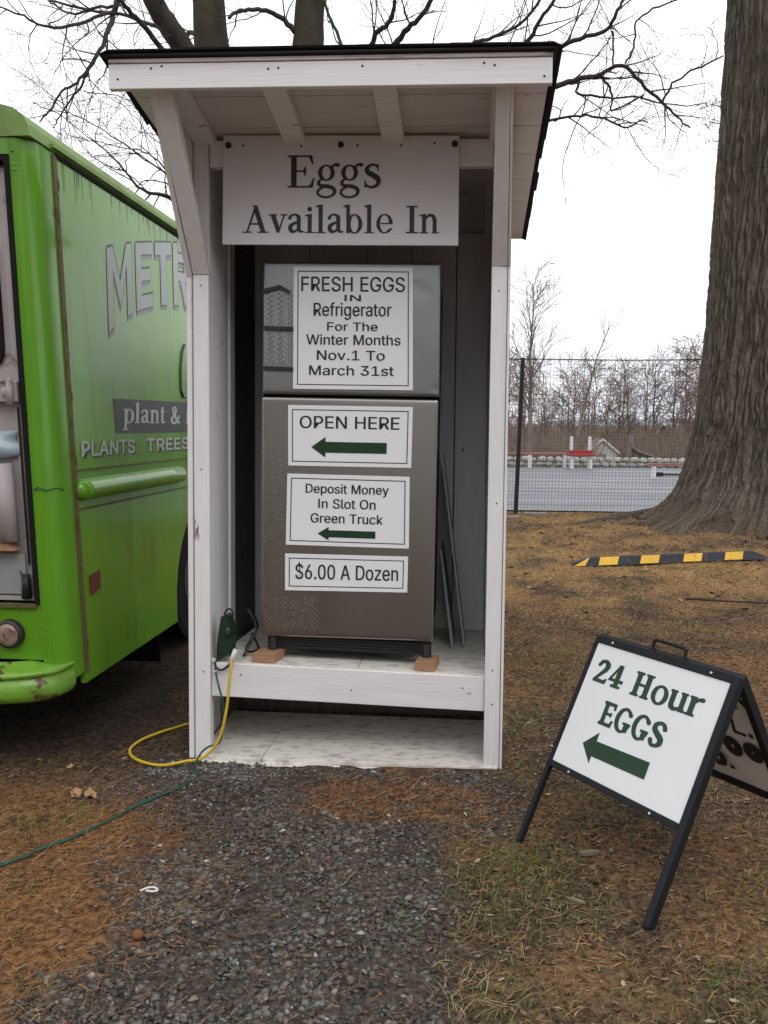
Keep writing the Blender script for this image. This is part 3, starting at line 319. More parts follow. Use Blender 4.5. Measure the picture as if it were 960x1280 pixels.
def text(mb, s, G, cap, x0, x1, y, h, f, slant=0.0):
    adv = sum(G[c][0] if c != ' ' else cap*.42 for c in s)
    last = G[s[-1]]; adv -= (last[0]-max(p[0] for c in last[1] for p in c)); lead = min(p[0] for c in G[s[0]][1] for p in c); adv -= lead
    sx = (x1-x0)/adv; sy = h/cap; cx = -lead
    for ch in s:
        if ch == ' ': cx += cap*.42; continue
        w, cs = G[ch]
        for grp in pieces(cs):     # separate pieces (like the dot of i) are filled on their own
            flat = [p for c in grp for p in c]; tri = tessellate_polygon([[Vector((p[0], p[1], 0)) for p in c] for c in grp])
            mb.add([f(x0+(cx+p[0])*sx+slant*p[1]*sy, y+p[1]*sy) for p in flat], [tuple(t) for t in tri])
        cx += w

# ------------------------------------------------------------------ terrain
def vn(x, y, seed=0):
    x = np.asarray(x, float); y = np.asarray(y, float)
    xi = np.floor(x).astype(np.int64); yi = np.floor(y).astype(np.int64); fx = x-xi; fy = y-yi
    fx = fx*fx*(3-2*fx); fy = fy*fy*(3-2*fy)
    def h(a, b):
        n = (a*374761393+b*668265263+seed*1442695041) & 0xffffffff; n = ((n ^ (n >> 13))*1274126177) & 0xffffffff
        return ((n ^ (n >> 16)) & 0xffff)/65535.0
    return (h(xi, yi)*(1-fx)+h(xi+1, yi)*fx)*(1-fy)+(h(xi, yi+1)*(1-fx)+h(xi+1, yi+1)*fx)*fy
def fbm(x, y, seed=0, o=4):
    a = 0; t = 0; k = 1
    for i in range(o): a = a+vn(x*2**i, y*2**i, seed+i*17)*k; t += k; k *= .55
    return a/t
OAK = (4.20, 11.8)
def ground_z(x, y):
    x = np.asarray(x, float); y = np.asarray(y, float)
    z = (fbm(x*1.3, y*1.3, 3)-.5)*.03
    near = 1/(1+np.exp(-(4.5-y)*3))
    z = z-.030*near*1/(1+np.exp((x+.1)*3))
    d = np.hypot(x-OAK[0], y-OAK[1]); z = z+.22*np.exp(-(d/2.0)**2)+.16*(fbm(x*2.6, y*2.6, 19)-.42)*np.exp(-(d/2.1)**4)*np.clip(14-y, 0, 1)
    z = z+.06*np.exp(-((y-13.2)/.35)**2)*(fbm(x*2, y*2, 9)+.2)
    far = np.clip(y-31, 0, 60); z = z*np.exp(-np.clip(y-12, 0, 5))-.04*far
    z = np.where((y > 13.9) & (y < 31), -.04, z)
    z = z-np.where(y > 13.9, .0, 0)+np.clip(y-130, 0, 400)*.012
    return z
GRAVEL = [(-1.28, 3.16), (-1.0, 3.26), (.2, 3.2), (.16, 2.95), (.02, 2.75), (-.04, 2.45), (.0, 2.1), (.05, 1.6), (.1, 1.0), (-1.6, 1.0), (-1.15, 1.72), (-1.02, 1.9), (-.93, 2.05), (-.98, 2.25), (-1.12, 2.42), (-1.02, 2.6), (-1.12, 2.8), (-1.3, 2.95)]
def sdf(x, y, poly):
    x = np.asarray(x, float); y = np.asarray(y, float); d = np.full(x.shape, 1e9); ins = np.zeros(x.shape, bool); n = len(poly)
    for i in range(n):
        ax, ay = poly[i]; bx, by = poly[(i+1) % n]; ex, ey = bx-ax, by-ay
        t = np.clip(((x-ax)*ex+(y-ay)*ey)/(ex*ex+ey*ey), 0, 1); d = np.minimum(d, np.hypot(x-ax-t*ex, y-ay-t*ey))
        if ay != by: ins ^= ((ay > y) != (by > y)) & (x < ex*(y-ay)/(by-ay)+ax)
    return np.where(ins, -d, d)
def m_gravel(x, y):
    s = sdf(x, y, GRAVEL)+(fbm(x*5, y*5, 21)-.5)*.42
    return np.clip(.5-s/.17, 0, 1)
def m_patch(x, y):   # orange needles drifted in front of the stand's right half
    q = ((x+.22)/.42)**2+((y-2.98)/.17)**2
    return np.clip(1.5-q+(fbm(x*6, y*6, 33)-.5)*1.6, 0, 1)
def m_needles(x, y):  # rusty needles on the left
    s = sdf(x, y, [(-1.9, 1.0), (-1.05, 1.6), (-.9, 2.0), (-.85, 2.35), (-.95, 2.7), (-1.2, 2.95), (-1.7, 2.9), (-2.6, 2.2)])
    return np.clip(.6-s/.25+(fbm(x*4, y*4, 41)-.5)*1.1, 0, 1)
def m_grass(x, y):
    a = fbm(x*2.2+5, y*2.2, 55); g = np.clip((a-.52)*5, 0, 1)*.45*(x > -.2)+np.clip((a-.55)*4, 0, 1)*.12
    for cx, cy, r, k in ((.16, 2.50, .26, 1.1), (.30, 2.30, .2, .8), (.12, 2.25, .16, .8), (.42, 2.95, .25, .6), (.95, 2.5, .3, .6), (.65, 1.95, .3, .6), (.25, 3.9, .3, .5), (.22, 3.3, .12, .8), (-1.50, 2.72, .20, .7), (-1.0, 2.95, .10, .7), (-.95, 3.0, .06, .9), (.12, 1.9, .12, .6), (-.62, 2.4, .07, .7), (.35, 2.6, .15, .6), (-1.05, 1.85, .06, .8), (.85, 4.4, .3, .4), (.5, 1.75, .2, .6), (1.35, 6.6, .12, .9)):
        g = np.maximum(g, k*np.exp(-((x-cx)**2+(y-cy)**2)/r**2)*(.5+a))
    return np.clip(g, 0, 1)
def lerp(a, b, t): return a+(b-a)*t[..., None]
def ground_col(x, y):
    n1 = fbm(x*3, y*3, 61); n2 = fbm(x*14, y*14, 71); n3 = fbm(x*.8, y*.8, 81)
    soil = np.array([.088, .064, .046]); brown = np.array([.185, .108, .062]); tan = np.array([.34, .205, .085]); orange = np.array([.27, .13, .052])
    c = np.broadcast_to(soil, x.shape+(3,)).copy()
    c = lerp(c, brown, np.clip((n1-.40)*4, 0, 1)); c = lerp(c, np.array([.060, .044, .036]), np.clip((fbm(x*1.6+9, y*1.6, 88)-.52)*5, 0, 1)*.7)
    lawn = np.clip((y-5.2+1.6*(n3-.5)*2)/3.2, 0.12, 1)*np.clip(.62+(n1-.5)*3.2, 0, 1)
    c = lerp(c, tan, np.clip(lawn*1.1, 0, .95)); c = lerp(c, orange, np.clip((n2-.5)*3, 0, 1)*.6*np.clip(y-3.5, .3, 1))
    nd = m_needles(x, y); c = lerp(c, orange*.9, nd*np.clip(.55+n2*.6, 0, 1)*.8)
    c = lerp(c, np.array([.235, .10, .035]), m_patch(x, y)*.65)
    c = lerp(c, np.array([.095, .098, .042]), m_grass(x, y)*.45)
    g = m_gravel(x, y)*(1-.7*m_patch(x, y)); c = lerp(c, np.array([.082, .070, .060]), g*.95)
    ut = np.clip((-1.32-x)/.25, 0, 1)*np.clip((y-3.0)/.35, 0, 1)*np.clip(8.5-y, 0, 1); c = lerp(c, np.array([.030, .025, .020]), ut*.85)   # shade under the parked van painted dark into the soil colour
    d = np.hypot(x-OAK[0], y-OAK[1]); c = lerp(c, lerp(np.broadcast_to(np.array([.12, .092, .07]), c.shape), np.array([.20, .115, .055]), np.clip((n1-.45)*5, 0, 1)), np.clip(1.9-d*.7, 0, .85))
    c = np.where((y > 31)[..., None], lerp(np.broadcast_to(np.array([.12, .09, .06]), c.shape), np.array([.16, .14, .07]), n1), c)
    return np.clip(c*(.8+.4*n2[..., None]), 0, 1)
def axis_pts(lo, hi, d, a, b, g):
    c = list(np.arange(lo, hi, d)); s = d; p = c[-1]
    while p < b: s *= g; p += s; c.append(p)
    s = d; p = c[0]; l = []
    while p > a: s *= g; p -= s; l.append(p)
    return np.array(l[::-1]+c)
def np_mesh(name, V, F, mats, col=None, smooth=False, loc=(0, 0, 0)):
    me = bpy.data.meshes.new(name); V = np.asarray(V, np.float32)-np.array(loc, np.float32); F = np.asarray(F, np.int32); k = F.shape[1]
    me.vertices.add(len(V)); me.vertices.foreach_set('co', V.ravel()); me.loops.add(F.size); me.loops.foreach_set('vertex_index', F.ravel())
    me.polygons.add(len(F)); me.polygons.foreach_set('loop_start', np.arange(len(F), dtype=np.int32)*k); me.polygons.foreach_set('loop_total', np.full(len(F), k, np.int32))
    if smooth: me.polygons.foreach_set('use_smooth', np.ones(len(F), bool))
    for m_ in (mats if isinstance(mats, list) else [mats]): me.materials.append(m_)
    if col is not None:
        a = me.color_attributes.new('Col', 'FLOAT_COLOR', 'POINT'); a.data.foreach_set('color', np.concatenate([col, np.ones((len(col), 1))], 1).astype(np.float32).ravel())
    me.update(calc_edges=True); me.validate()
    o = bpy.data.objects.new(name, me); C.objects.link(o); o.location = loc; return o
gx = axis_pts(-2.2, 2.4, .03, -500, 500, 1.07); gy = axis_pts(1.1, 4.6, .03, -60, 700, 1.045)
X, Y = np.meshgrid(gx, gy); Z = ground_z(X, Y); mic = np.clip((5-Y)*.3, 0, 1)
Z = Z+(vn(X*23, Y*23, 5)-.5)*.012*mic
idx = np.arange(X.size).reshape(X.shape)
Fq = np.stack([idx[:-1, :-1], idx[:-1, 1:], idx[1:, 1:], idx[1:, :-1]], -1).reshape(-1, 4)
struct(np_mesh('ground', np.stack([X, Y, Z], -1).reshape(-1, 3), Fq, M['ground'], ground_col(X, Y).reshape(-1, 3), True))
mb = MB(); mb.add([(-30, 13.75, .012), (40, 13.9, .012), (40, 29.6, .012), (-30, 29.3, .012)], [(0, 1, 2, 3)]); struct(mb.build('parking_lot', M['asphalt'], loc=(0, 0, 0)))
# low far ridge
mb = MB(); n = 60; P = []
for i in range(n+1):
    x = -500+i*1000/n; P.append((x, 2+4*float(fbm(x*.01+3, 0, 5)[()] if hasattr(fbm(x*.01+3, 0, 5), 'shape') else fbm(x*.01+3, 0, 5))+ (3 if 60 < x < 200 else 0)))
for i in range(n):
    (x0, h0), (x1, h1) = P[i], P[i+1]
    mb.add([(x0, 560, -6), (x1, 560, -6), (x1, 600, h1), (x0, 600, h0), (x1, 690, -2), (x0, 690, -2)], [(0, 1, 2, 3), (3, 2, 4, 5)])
struct(mb.build('hills', M['hill'], loc=(0, 600, -6)))

# ------------------------------------------------------------------ scattered ground cover (nobody could count it)
def cand(n, x0, x1, y0, y1): return rng.uniform(x0, x1, n), rng.uniform(y0, y1, n)
def in_footprint(x, y):  # stand and its slab, plus the painted shade under the van kept clear
    return ((x > -1.17) & (x < .17) & (y > 3.26) & (y < 4.4)) | ((x < -1.42+.12*np.sin(y*9)) & (y > 3.22+.1*np.sin(x*7)) & (y < 8.6))
def jitter_col(base, n, v=.25):
    return np.clip(base*(1+rng.uniform(-v, v, (n, 1))+rng.normal(0, .02, (n, 3))), .005, 1)
def stones(name, n, x0, x1, y0, y1, prob, smin, smax, pal, palw):
    x, y = cand(n, x0, x1, y0, y1); keep = (rng.random(n) < prob(x, y)) & ~in_footprint(x, y); x, y = x[keep], y[keep]; n = len(x)
    s = smin+(smax-smin)*rng.random(n)**3.2
    base = np.array([[1, 0, 0], [.3, .95, 0], [-.8, .6, 0], [-.8, -.6, 0], [.3, -.95, 0], [0, 0, 1], [0, 0, -1]], float)
    B = base[None]*(1+rng.uniform(-.35, .35, (n, 7, 1)))*s[:, None, None]*np.stack([rng.uniform(.7, 1.25, n), rng.uniform(.5, 1, n), rng.uniform(.16, .45, n)], -1)[:, None, :]
    B[:, 5, :2] += rng.uniform(-.5, .5, (n, 2))*s[:, None]
    t = rng.uniform(0, 2*pi, n); tilt = rng.normal(0, .35, n); c, q = np.cos(tilt), np.sin(tilt)
    y1_ = B[:, :, 1]*c[:, None]-B[:, :, 2]*q[:, None]; z1_ = B[:, :, 1]*q[:, None]+B[:, :, 2]*c[:, None]
    c, q = np.cos(t), np.sin(t); X_ = B[:, :, 0]*c[:, None]-y1_*q[:, None]; Y_ = B[:, :, 0]*q[:, None]+y1_*c[:, None]
    V = np.stack([X_+x[:, None], Y_+y[:, None], z1_+(ground_z(x, y)+s*.15)[:, None]], -1).reshape(-1, 3)
    f = np.array([(i, (i+1) % 5, 5) for i in range(5)]+[((i+1) % 5, i, 6) for i in range(5)])
    F = (np.arange(n)[:, None, None]*7+f[None]).reshape(-1, 3)
    col = np.array(pal)[rng.choice(len(pal), n, p=palw)]; col = np.repeat(jitter_col(col, n, .22), 7, 0)
    return stuff(np_mesh(name, V, F, M['litter'], col))
pal = [(.122, .120, .110), (.080, .074, .066), (.165, .160, .146), (.13, .098, .074), (.25, .23, .20), (.40, .38, .33)]
stones('gravel', 78000, -1.7, .3, 1.3, 3.35, lambda x, y: m_gravel(x, y)*(1-.75*m_patch(x, y))*np.clip((fbm(x*4.5, y*4.5, 99)-.22)*3.0, .25, 1), .0022, .0150, pal, [.31, .26, .16, .235, .028, .007])
stones('large_gravel', 1000, -1.7, .3, 1.3, 3.3, lambda x, y: m_gravel(x, y)**2*(1-.8*m_patch(x, y)), .010, .020, pal, [.40, .25, .22, .10, .02, .01])
stones('pebbles', 9000, -3.0, 3, 1.3, 6.5, lambda x, y: .25*(1-m_gravel(x, y)), .002, .010, [(.10, .085, .075), (.14, .12, .10), (.07, .06, .055), (.3, .27, .22)], [.4, .3, .25, .05])
stones('pale_gravel', 5000, -1.35, -.7, 3.02, 3.3, lambda x, y: np.clip(1.4-((x+1.0)/.3)**2-((y-3.17)/.09)**2, 0, 1)*.8, .003, .011, [(.22, .22, .22), (.12, .12, .12), (.34, .33, .32)], [.45, .35, .2])
def blades(name, x, y, ln, wd, lift, bend, cols, colw, mat_=None, smooth=False):
    n = len(x); t = rng.uniform(0, 2*pi, n); z = ground_z(x, y)
    dx, dy = np.cos(t), np.sin(t); px, py = -dy, dx
    h = ln*np.sin(lift); r = ln*np.cos(lift)
    V = np.zeros((n, 6, 3)); f = [(0, -1), (0, 1), (.55, -1), (.55, 1), (1, -.5), (1, .5)]
    cur = rng.uniform(-bend, bend, n)
    for i, (a, b) in enumerate(f):
        hz = h*(a-.45*a*a)*1.6; off = cur*a*a*ln
        V[:, i, 0] = x+dx*r*a+px*(b*wd/2+off); V[:, i, 1] = y+dy*r*a+py*(b*wd/2+off); V[:, i, 2] = z+.002+hz+b*wd*.25
    F = (np.arange(n)[:, None, None]*6+np.array([[0, 1, 3, 2], [2, 3, 5, 4]])[None]).reshape(-1, 4)
    col = np.array(cols)[rng.choice(len(cols), n, p=colw)]; col = np.repeat(jitter_col(col, n, .3), 6, 0)
    return stuff(np_mesh(name, V.reshape(-1, 3), F, M['litter'], col))
def pick(n, x0, x1, y0, y1, prob):
    x, y = cand(n, x0, x1, y0, y1); k = (rng.random(n) < prob(x, y)) & ~in_footprint(x, y); return x[k], y[k]
u01 = lambda n: rng.random(n)
# rusty pine needles, thick on the left and in a drift before the stand
x, y = pick(135000, -2.4, 2.2, 1.3, 5.2, lambda x, y: np.clip(.9*m_needles(x, y)+.95*m_patch(x, y)+.16*(1-m_gravel(x, y))*(x > -.3)+.10*(1-m_gravel(x, y))+.10, 0, 1)*(1-.9*((x < -1.5) & (y > 3.35))))
n = len(x); blades('pine_needles', x, y, .012+.05*u01(n)**1.6, .0008+.0009*u01(n), .05+.28*u01(n)**2, .25, [(.36, .17, .065), (.27, .125, .05), (.19, .10, .052), (.38, .26, .13), (.10, .066, .042)], [.30, .25, .2, .13, .12])
# straw and thatch of the dormant lawn, near then far
x, y = pick(80000, -.2, 3.2, 1.3, 6, lambda x, y: .6*(1-m_gravel(x, y))*np.clip(.35+fbm(x*3, y*3, 91), 0, 1))
n = len(x); blades('dry_grass', x, y, .012+.038*u01(n)**1.5, .0009+.0014*u01(n), .1+.5*u01(n)**2, .4, [(.30, .19, .09), (.22, .135, .07), (.36, .27, .15), (.13, .085, .05), (.13, .13, .05)], [.3, .26, .12, .18, .14])
x, y = pick(190000, -3, 11, 4.2, 13.6, lambda x, y: .95*np.clip(fbm(x*2, y*2, 95)+.15, 0, 1)*np.clip((y-4.2)/4, .0, 1))
n = len(x); blades('lawn_thatch', x, y, .02+.05*u01(n), .0015+.0035*u01(n)*np.clip((y-4)/5, .2, 1), .1+.6*u01(n)**2, .4, [(.40, .26, .12), (.32, .19, .085), (.46, .33, .17), (.17, .10, .055), (.13, .125, .045)], [.34, .27, .15, .17, .07])
# green grass tufts
x, y = pick(260000, -2.2, 3.2, 1.3, 6.8, lambda x, y: np.clip(m_grass(x, y)**1.5*.42, 0, 1)*(1-.6*m_gravel(x, y)))
n = len(x); blades('green_grass', x, y, .015+.035*u01(n), .0013+.0016*u01(n), .5+.8*u01(n), .5, [(.085, .15, .035), (.12, .17, .045), (.16, .17, .06), (.22, .17, .08)], [.36, .28, .2, .16])
# a pale straw clump at the gravel's right edge
k = 90; a = rng.uniform(0, 2*pi, k); x = .03+rng.normal(0, .045, k); y = 1.93+rng.normal(0, .06, k)
blades('straw_clump', x, y, .03+.045*u01(k), .0012+.0008*u01(k), .15+.4*u01(k), 1.1, [(.42, .34, .20), (.34, .25, .12), (.22, .20, .07)], [.5, .3, .2])
# leaf litter
def leaves(name, x, y, s, cols, colw):
    n = len(x); t = rng.uniform(0, 2*pi, n); z = ground_z(x, y); c, q = np.cos(t), np.sin(t)
    base = np.array([[-1, 0, .0], [-.3, .42, .18], [.45, .36, .12], [1, 0, .22], [.45, -.36, .16], [-.3, -.42, .1], [0, 0, -.05]])
    B = base[None]*s[:, None, None]*(1+rng.uniform(-.3, .3, (n, 7, 3))); B[:, :, 2] *= rng.uniform(.3, 2.4, (n, 1)); B[:, :, 1] *= rng.uniform(.5, 1.2, (n, 1))
    V = np.stack([B[:, :, 0]*c[:, None]-B[:, :, 1]*q[:, None]+x[:, None], B[:, :, 0]*q[:, None]+B[:, :, 1]*c[:, None]+y[:, None], B[:, :, 2]+z[:, None]+.004], -1)
    f = np.array([(i, (i+1) % 6, 6) for i in range(6)]); F = (np.arange(n)[:, None, None]*7+f[None]).reshape(-1, 3)
    col = np.array(cols)[rng.choice(len(cols), n, p=colw)]; col = np.repeat(jitter_col(col, n, .25), 7, 0)
    return stuff(np_mesh(name, V.reshape(-1, 3), F, M['litter'], col))
LC = [(.17, .105, .07), (.22, .15, .10), (.10, .068, .052), (.36, .28, .20), (.23, .115, .055)]
x, y = pick(120000, -2.4, 3.6, 1.3, 6.5, lambda x, y: .16+.75*(1-m_gravel(x, y))*(x > -.1)*np.clip(fbm(x*2, y*2, 44)*1.5-.2, 0, 1))
leaves('leaf_litter', x, y, .0025+.013*u01(len(x))**3.5, LC, [.32, .25, .25, .06, .12])
x, y = pick(9000, -2, 10, 6, 13.8, lambda x, y: .25+.7*np.exp(-((y-13.2)/.5)**2)+.5*np.exp(-(np.hypot(x-4.2, y-11.8)/2)**2))
leaves('lawn_leaves', x, y, .010+.035*u01(len(x))**2, LC, [.30, .25, .2, .1, .15])

# ------------------------------------------------------------------ the egg stand
rx, ra, rz_ = radians(2.3), radians(1.15), radians(.2)
def _R(v): c, s = cos(rz_), sin(rz_); return Vector((v[0]*c-v[1]*s, v[0]*s+v[1]*c, v[2]))
SX, SY, SZ = _R((cos(ra), 0, -sin(ra))), _R((0, cos(rx), -sin(rx))), _R((0, sin(rx), cos(rx)))
SO = Vector((-1.09, 3.29, 0))
def S(u, v, w): return tuple(SO+SX*u+SY*v+SZ*w)
st = thing('egg_stand', 'white wooden roadside stand with a sloping roof holding the refrigerator', 'stand', S(.59, .5, 0))
under = lambda v: 2.555-.135*v
def B(name, m, boxes, parent=None, bevel=.002):
    mb = MB(S)
    for b in boxes: mb.box(*b)
    return mb.build(name, m, parent or st, bevel=bevel)
B('corner_post', M['paint_v'], [(-.042, .023, 0, .018, -.03, 1.992)])
B('corner_post', M['paint_v'], [(1.170, 1.232, 0, .018, -.01, 2.035)])
B('stud', M['paint_v'], [(-.044, .020, .020, .058, 0, 2.53)]); B('stud', M['paint_v'], [(1.172, 1.231, .020, .058, 0, 2.53)])
for u0, u1, w0, d0, d1 in ((-.042, .023, 1.994, 0, 0), (1.170, 1.232, 2.037, -.006, -.024)):   # slanted braces up to the roof front
    mb = MB(S); v1 = -.425; w1 = 2.555; t = .036; dv, dw = v1, w1-w0; l = hypot(dv, dw); nv, nw = dw/l*t, -dv/l*t
    mb.hexa([(u0, 0, w0), (u1, 0, w0), (u1, nv, w0+nw*.2), (u0, nv, w0+nw*.2), (u0+d0, v1, w1), (u1+d1, v1, w1), (u1+d1, v1+nv*1.6, w1+.012), (u0+d0, v1+nv*1.6, w1+.012)])
    mb.build('brace', M['paint_v'], st, bevel=.002)
for a, b in ((-.066, -.047), (1.2345, 1.244)):   # siding sheets with the wing that follows the brace
    w0 = 1.98 if a < 0 else 2.03
    far = (.985, under(.985)-.003)
    if a < 0: mb = MB(S); mb.prism([(-.006, -.02), (.985, -.02), far, (-.415, under(-.415)-.03), (-.006, w0)], 'x', a, b); mb.build('side_siding', M['paint_v'], st)
    else:
        mb = MB(S); mb.prism([(-.006, -.02), (.985, -.02), far, (.020, under(.02)-.003), (-.006, w0)], 'x', a, b); mb.build('side_siding', M['paint_v'], st)
        mb = MB(S); f = [(.018, w0), (.018, under(.018)-.03), (-.415, under(-.415)-.03), (-.006, w0)]; g = [0, 0, -.022, 0]
        mb.hexa([(a+g[i], f[i][0], f[i][1]) for i in range(4)]+[(b+g[i], f[i][0], f[i][1]) for i in range(4)]); mb.build('side_siding', M['paint_v'], st)
B('inner_panel', M['paint_v'], [(.006, .018, .060, .300, .392, 2.50)]); B('inner_stud', M['paint_v'], [(.004, .026, .302, .378, .392, 2.50)])
B('inner_panel', M['raw_wood'], [(-.045, -.030, .380, .960, .0, 2.42)]); B('inner_panel', M['paint_v'], [(1.180, 1.192, .060, .965, .392, 2.42)])
for a, b in ((-.045, .255), (.259, .555), (.559, .785), (.789, 1.016), (1.022, 1.226)):
    B('back_plank', M['paint_v'], [(a, b, .968, .985, -.02, under(.98)-.004)])
B('back_sheet', M['raw_wood'], [(-.044, 1.226, .987, .992, -.02, under(.99)-.002)])
B('batten', M['paint_h'], [(1.024, 1.158, .948, .966, 2.395, 2.416)])
B('header_beam', M['paint_h'], [(.025, 1.170, .018, .056, 2.428, 2.532)])
for u in (-.035, .334, .731, 1.152):
    mb = MB(S); a, b = u, u+.086; v0, v1 = -.43, .965; d = .036
    if u > 1: b = 1.222
    mb.hexa([(a, v0, under(v0)-d), (b, v0, under(v0)-d), (b, v1, under(v1)-d), (a, v1, under(v1)-d), (a, v0, under(v0)-.001), (b, v0, under(v0)-.001), (b, v1, under(v1)-.001), (a, v1, under(v1)-.001)])
    mb.build('rafter', M['paint_h'], st, bevel=.002)
v = -.468
for i in range(7):
    v1 = min(v+.214, 1.05); mb = MB(S); e = .0015 if i else 0
    mb.hexa([(-.178, v+e, under(v)), (1.348, v+e, under(v)), (1.348, v1-e, under(v1)), (-.178, v1-e, under(v1)), (-.178, v+e, under(v)+.012), (1.348, v+e, under(v)+.012), (1.348, v1-e, under(v1)+.012), (-.178, v1-e, under(v1)+.012)])
    mb.build('roof_board', M['paint_soffit'], st, bevel=.0015); v += .217
B('fascia', M['paint_h'], [(-.184, 1.346, -.470, -.447, 2.527, 2.612)])
B('upper_trim', M['paint_peel'], [(-.183, 1.347, -.474, -.468, 2.614, 2.628)])
mb = MB(S); mb.hexa([(-.20, -.49, 2.6335), (1.365, -.49, 2.6335), (1.365, -.30, 2.608), (-.20, -.30, 2.608), (-.20, -.49, 2.637), (1.365, -.49, 2.637), (1.365, -.30, 2.611), (-.20, -.30, 2.611)])
mb.build('drip_edge', M['drip'], st)
R_ = random.Random(4); slope = .135
sh = 0
for i in range(11):      # courses of shingles, lapped, with a worn drooping rake edge
    va = -.50+i*.142
    k = 0; u = -.205-(.15 if i % 2 else 0)
    while u < 1.372:
        ua = max(u, -.205+R_.uniform(-.006, .006)); ub = min(u+.30, 1.368+R_.uniform(-.006, .012)); u += .303
        if ub-ua < .03: continue
        droop = R_.uniform(.012, .022) if ub > 1.36 else 0; dl = R_.uniform(.008, .02) if ua < -.19 else 0; ub -= (.003 if i else -.004)
        z = lambda v_, top: under(v_)+.0165+(.005 if top else 0)+(.155+va-v_)*.03
        vb = min(va+.155, 1.082); um = ub-.03 if droop else ub; ul = ua+.03 if dl else ua
        mb = MB(S)
        pts = [(ua, dl), (ul, 0), (um, 0), (ub, droop)] if (droop or dl) else [(ua, 0), (ub, 0)]
        pts = [p for j, p in enumerate(pts) if j == 0 or p[0]-pts[j-1][0] > .001]; m_ = len(pts)
        vs = [(p[0], va+R_.uniform(-.003, .003), z(va, t)-p[1]) for t in (0, 1) for p in pts]+[(p[0], vb, z(vb, t)-p[1]) for t in (0, 1) for p in pts]
        fs = []
        for j in range(m_-1): fs += [(j, j+1, m_+j+1, m_+j), (2*m_+j+1, 2*m_+j, 3*m_+j, 3*m_+j+1), (m_+j, m_+j+1, 3*m_+j+1, 3*m_+j), (j+1, j, 2*m_+j, 2*m_+j+1)]
        fs += [(0, m_, 3*m_, 2*m_), (m_-1, 3*m_-1, 4*m_-1, 2*m_-1)]
        mb.add(vs, fs); mb.build('shingle', M['shingle'], st); sh += 1
# bottom deck, lip, platform
mb = MB(S); mb.hexa([(-.03, -.012, -.028), (.245, -.012, -.022), (.262, .54, .004), (-.03, .54, -.004), (-.03, -.012, -.006), (.245, -.012, -.000), (.262, .54, .024), (-.03, .54, .018)]); mb.build('deck_board', M['paint_floor'], st, bevel=.002)
mb = MB(S); mb.hexa([(.248, -.012, -.022), (1.226, -.012, .002), (1.226, .54, .024), (.265, .54, .004), (.248, -.012, .000), (1.226, -.012, .022), (1.226, .54, .044), (.265, .54, .024)]); mb.build('deck_board', M['paint_floor'], st, bevel=.002)
mb = MB(S); mb.hexa([(-.066, -.042, -.070), (1.285, -.042, -.028), (1.285, -.014, -.028), (-.066, -.014, -.070), (-.066, -.042, -.026), (1.285, -.042, .004), (1.285, -.014, .008), (-.066, -.014, -.022)]); mb.build('base_lip', M['paint_floor'], st, bevel=.003)
B('platform_fascia', M['paint_h'], [(.024, 1.169, .020, .040, .243, .386)])
B('platform_board', M['paint_floor'], [(.020, .640, .022, .966, .372, .388)]); B('platform_board', M['paint_floor'], [(.643, 1.179, .022, .966, .372, .388)])
B('under_panel', M['raw_wood'], [(-.03, 1.21, .62, .64, -.06, .37)])
for u, w in ((-.03, 2.595), (.008, 2.602), (.385, 2.588), (.42, 2.590), (.71, 2.592), (1.12, 2.596), (1.155, 2.588), (1.32, 2.55), (-.15, 2.56)):
    mb = MB(S); mb.tube([(u, -.4712, w), (u, -.468, w)], .0042, 8); mb.build('nail', M['screw'], st)
for u, w, v in ((1.20, 1.94, 0), (1.205, 2.06, .0), (-.01, 1.95, 0), (-.01, 1.2, 0), (1.20, .42, 0), (1.20, .28, 0), (-.005, .35, 0), (1.205, 1.1, 0), (.15, .34, .020), (.62, .30, .020), (1.08, .335, .020)):
    mb = MB(S); mb.tube([(u, v-.0012, w), (u, v+.002, w)], .0035, 8); mb.build('nail', M['screw'], st)
# leaf lump on the roof edge
mb = MB(); rr = random.Random(9)
for i in range(26):
    c = S(1.03+rr.gauss(0, .035), -.40+rr.uniform(-.03, .05), 2.645+abs(rr.gauss(0, .012))); a = rr.uniform(0, 6.28); s_ = rr.uniform(.02, .034)
    p = [(c[0]+s_*cos(a+k*1.57)*(1 if k % 2 else .5), c[1]+s_*sin(a+k*1.57)*(1 if k % 2 else .5), c[2]+rr.uniform(-.012, .016)) for k in range(4)]
    mb.add(p, [(0, 1, 2), (0, 2, 3)])
tag(mb.build('leaf_clump', M['raw_wood']), 'small dark clump of wet leaves on the front edge of the stand roof', 'leaf clump')

# ------------------------------------------------------------------ signs on the stand and the refrigerator
def letter(mbname, parent, m, rows, v, G=None):
    for (s, G_, cap, u0, u1, w, h) in rows:
        mb = MB(S); text(mb, s, G_, cap, u0, u1, w, h, lambda a, b: (a, v, b)); mb.build('lettering', m, parent)
hs = thing('header_sign', 'large white board reading Eggs Available In, screwed under the stand roof', 'sign', S(.56, .01, 2.33))
mb = MB(S); mb.hexa([(.081, .003, 2.116), (1.037, .003, 2.116), (1.037, .012, 2.116), (.081, .012, 2.116), (.086, .003, 2.548), (1.035, .003, 2.540), (1.035, .012, 2.540), (.086, .012, 2.548)]); mb.build('board', M['sign_ply'], hs, bevel=.001)
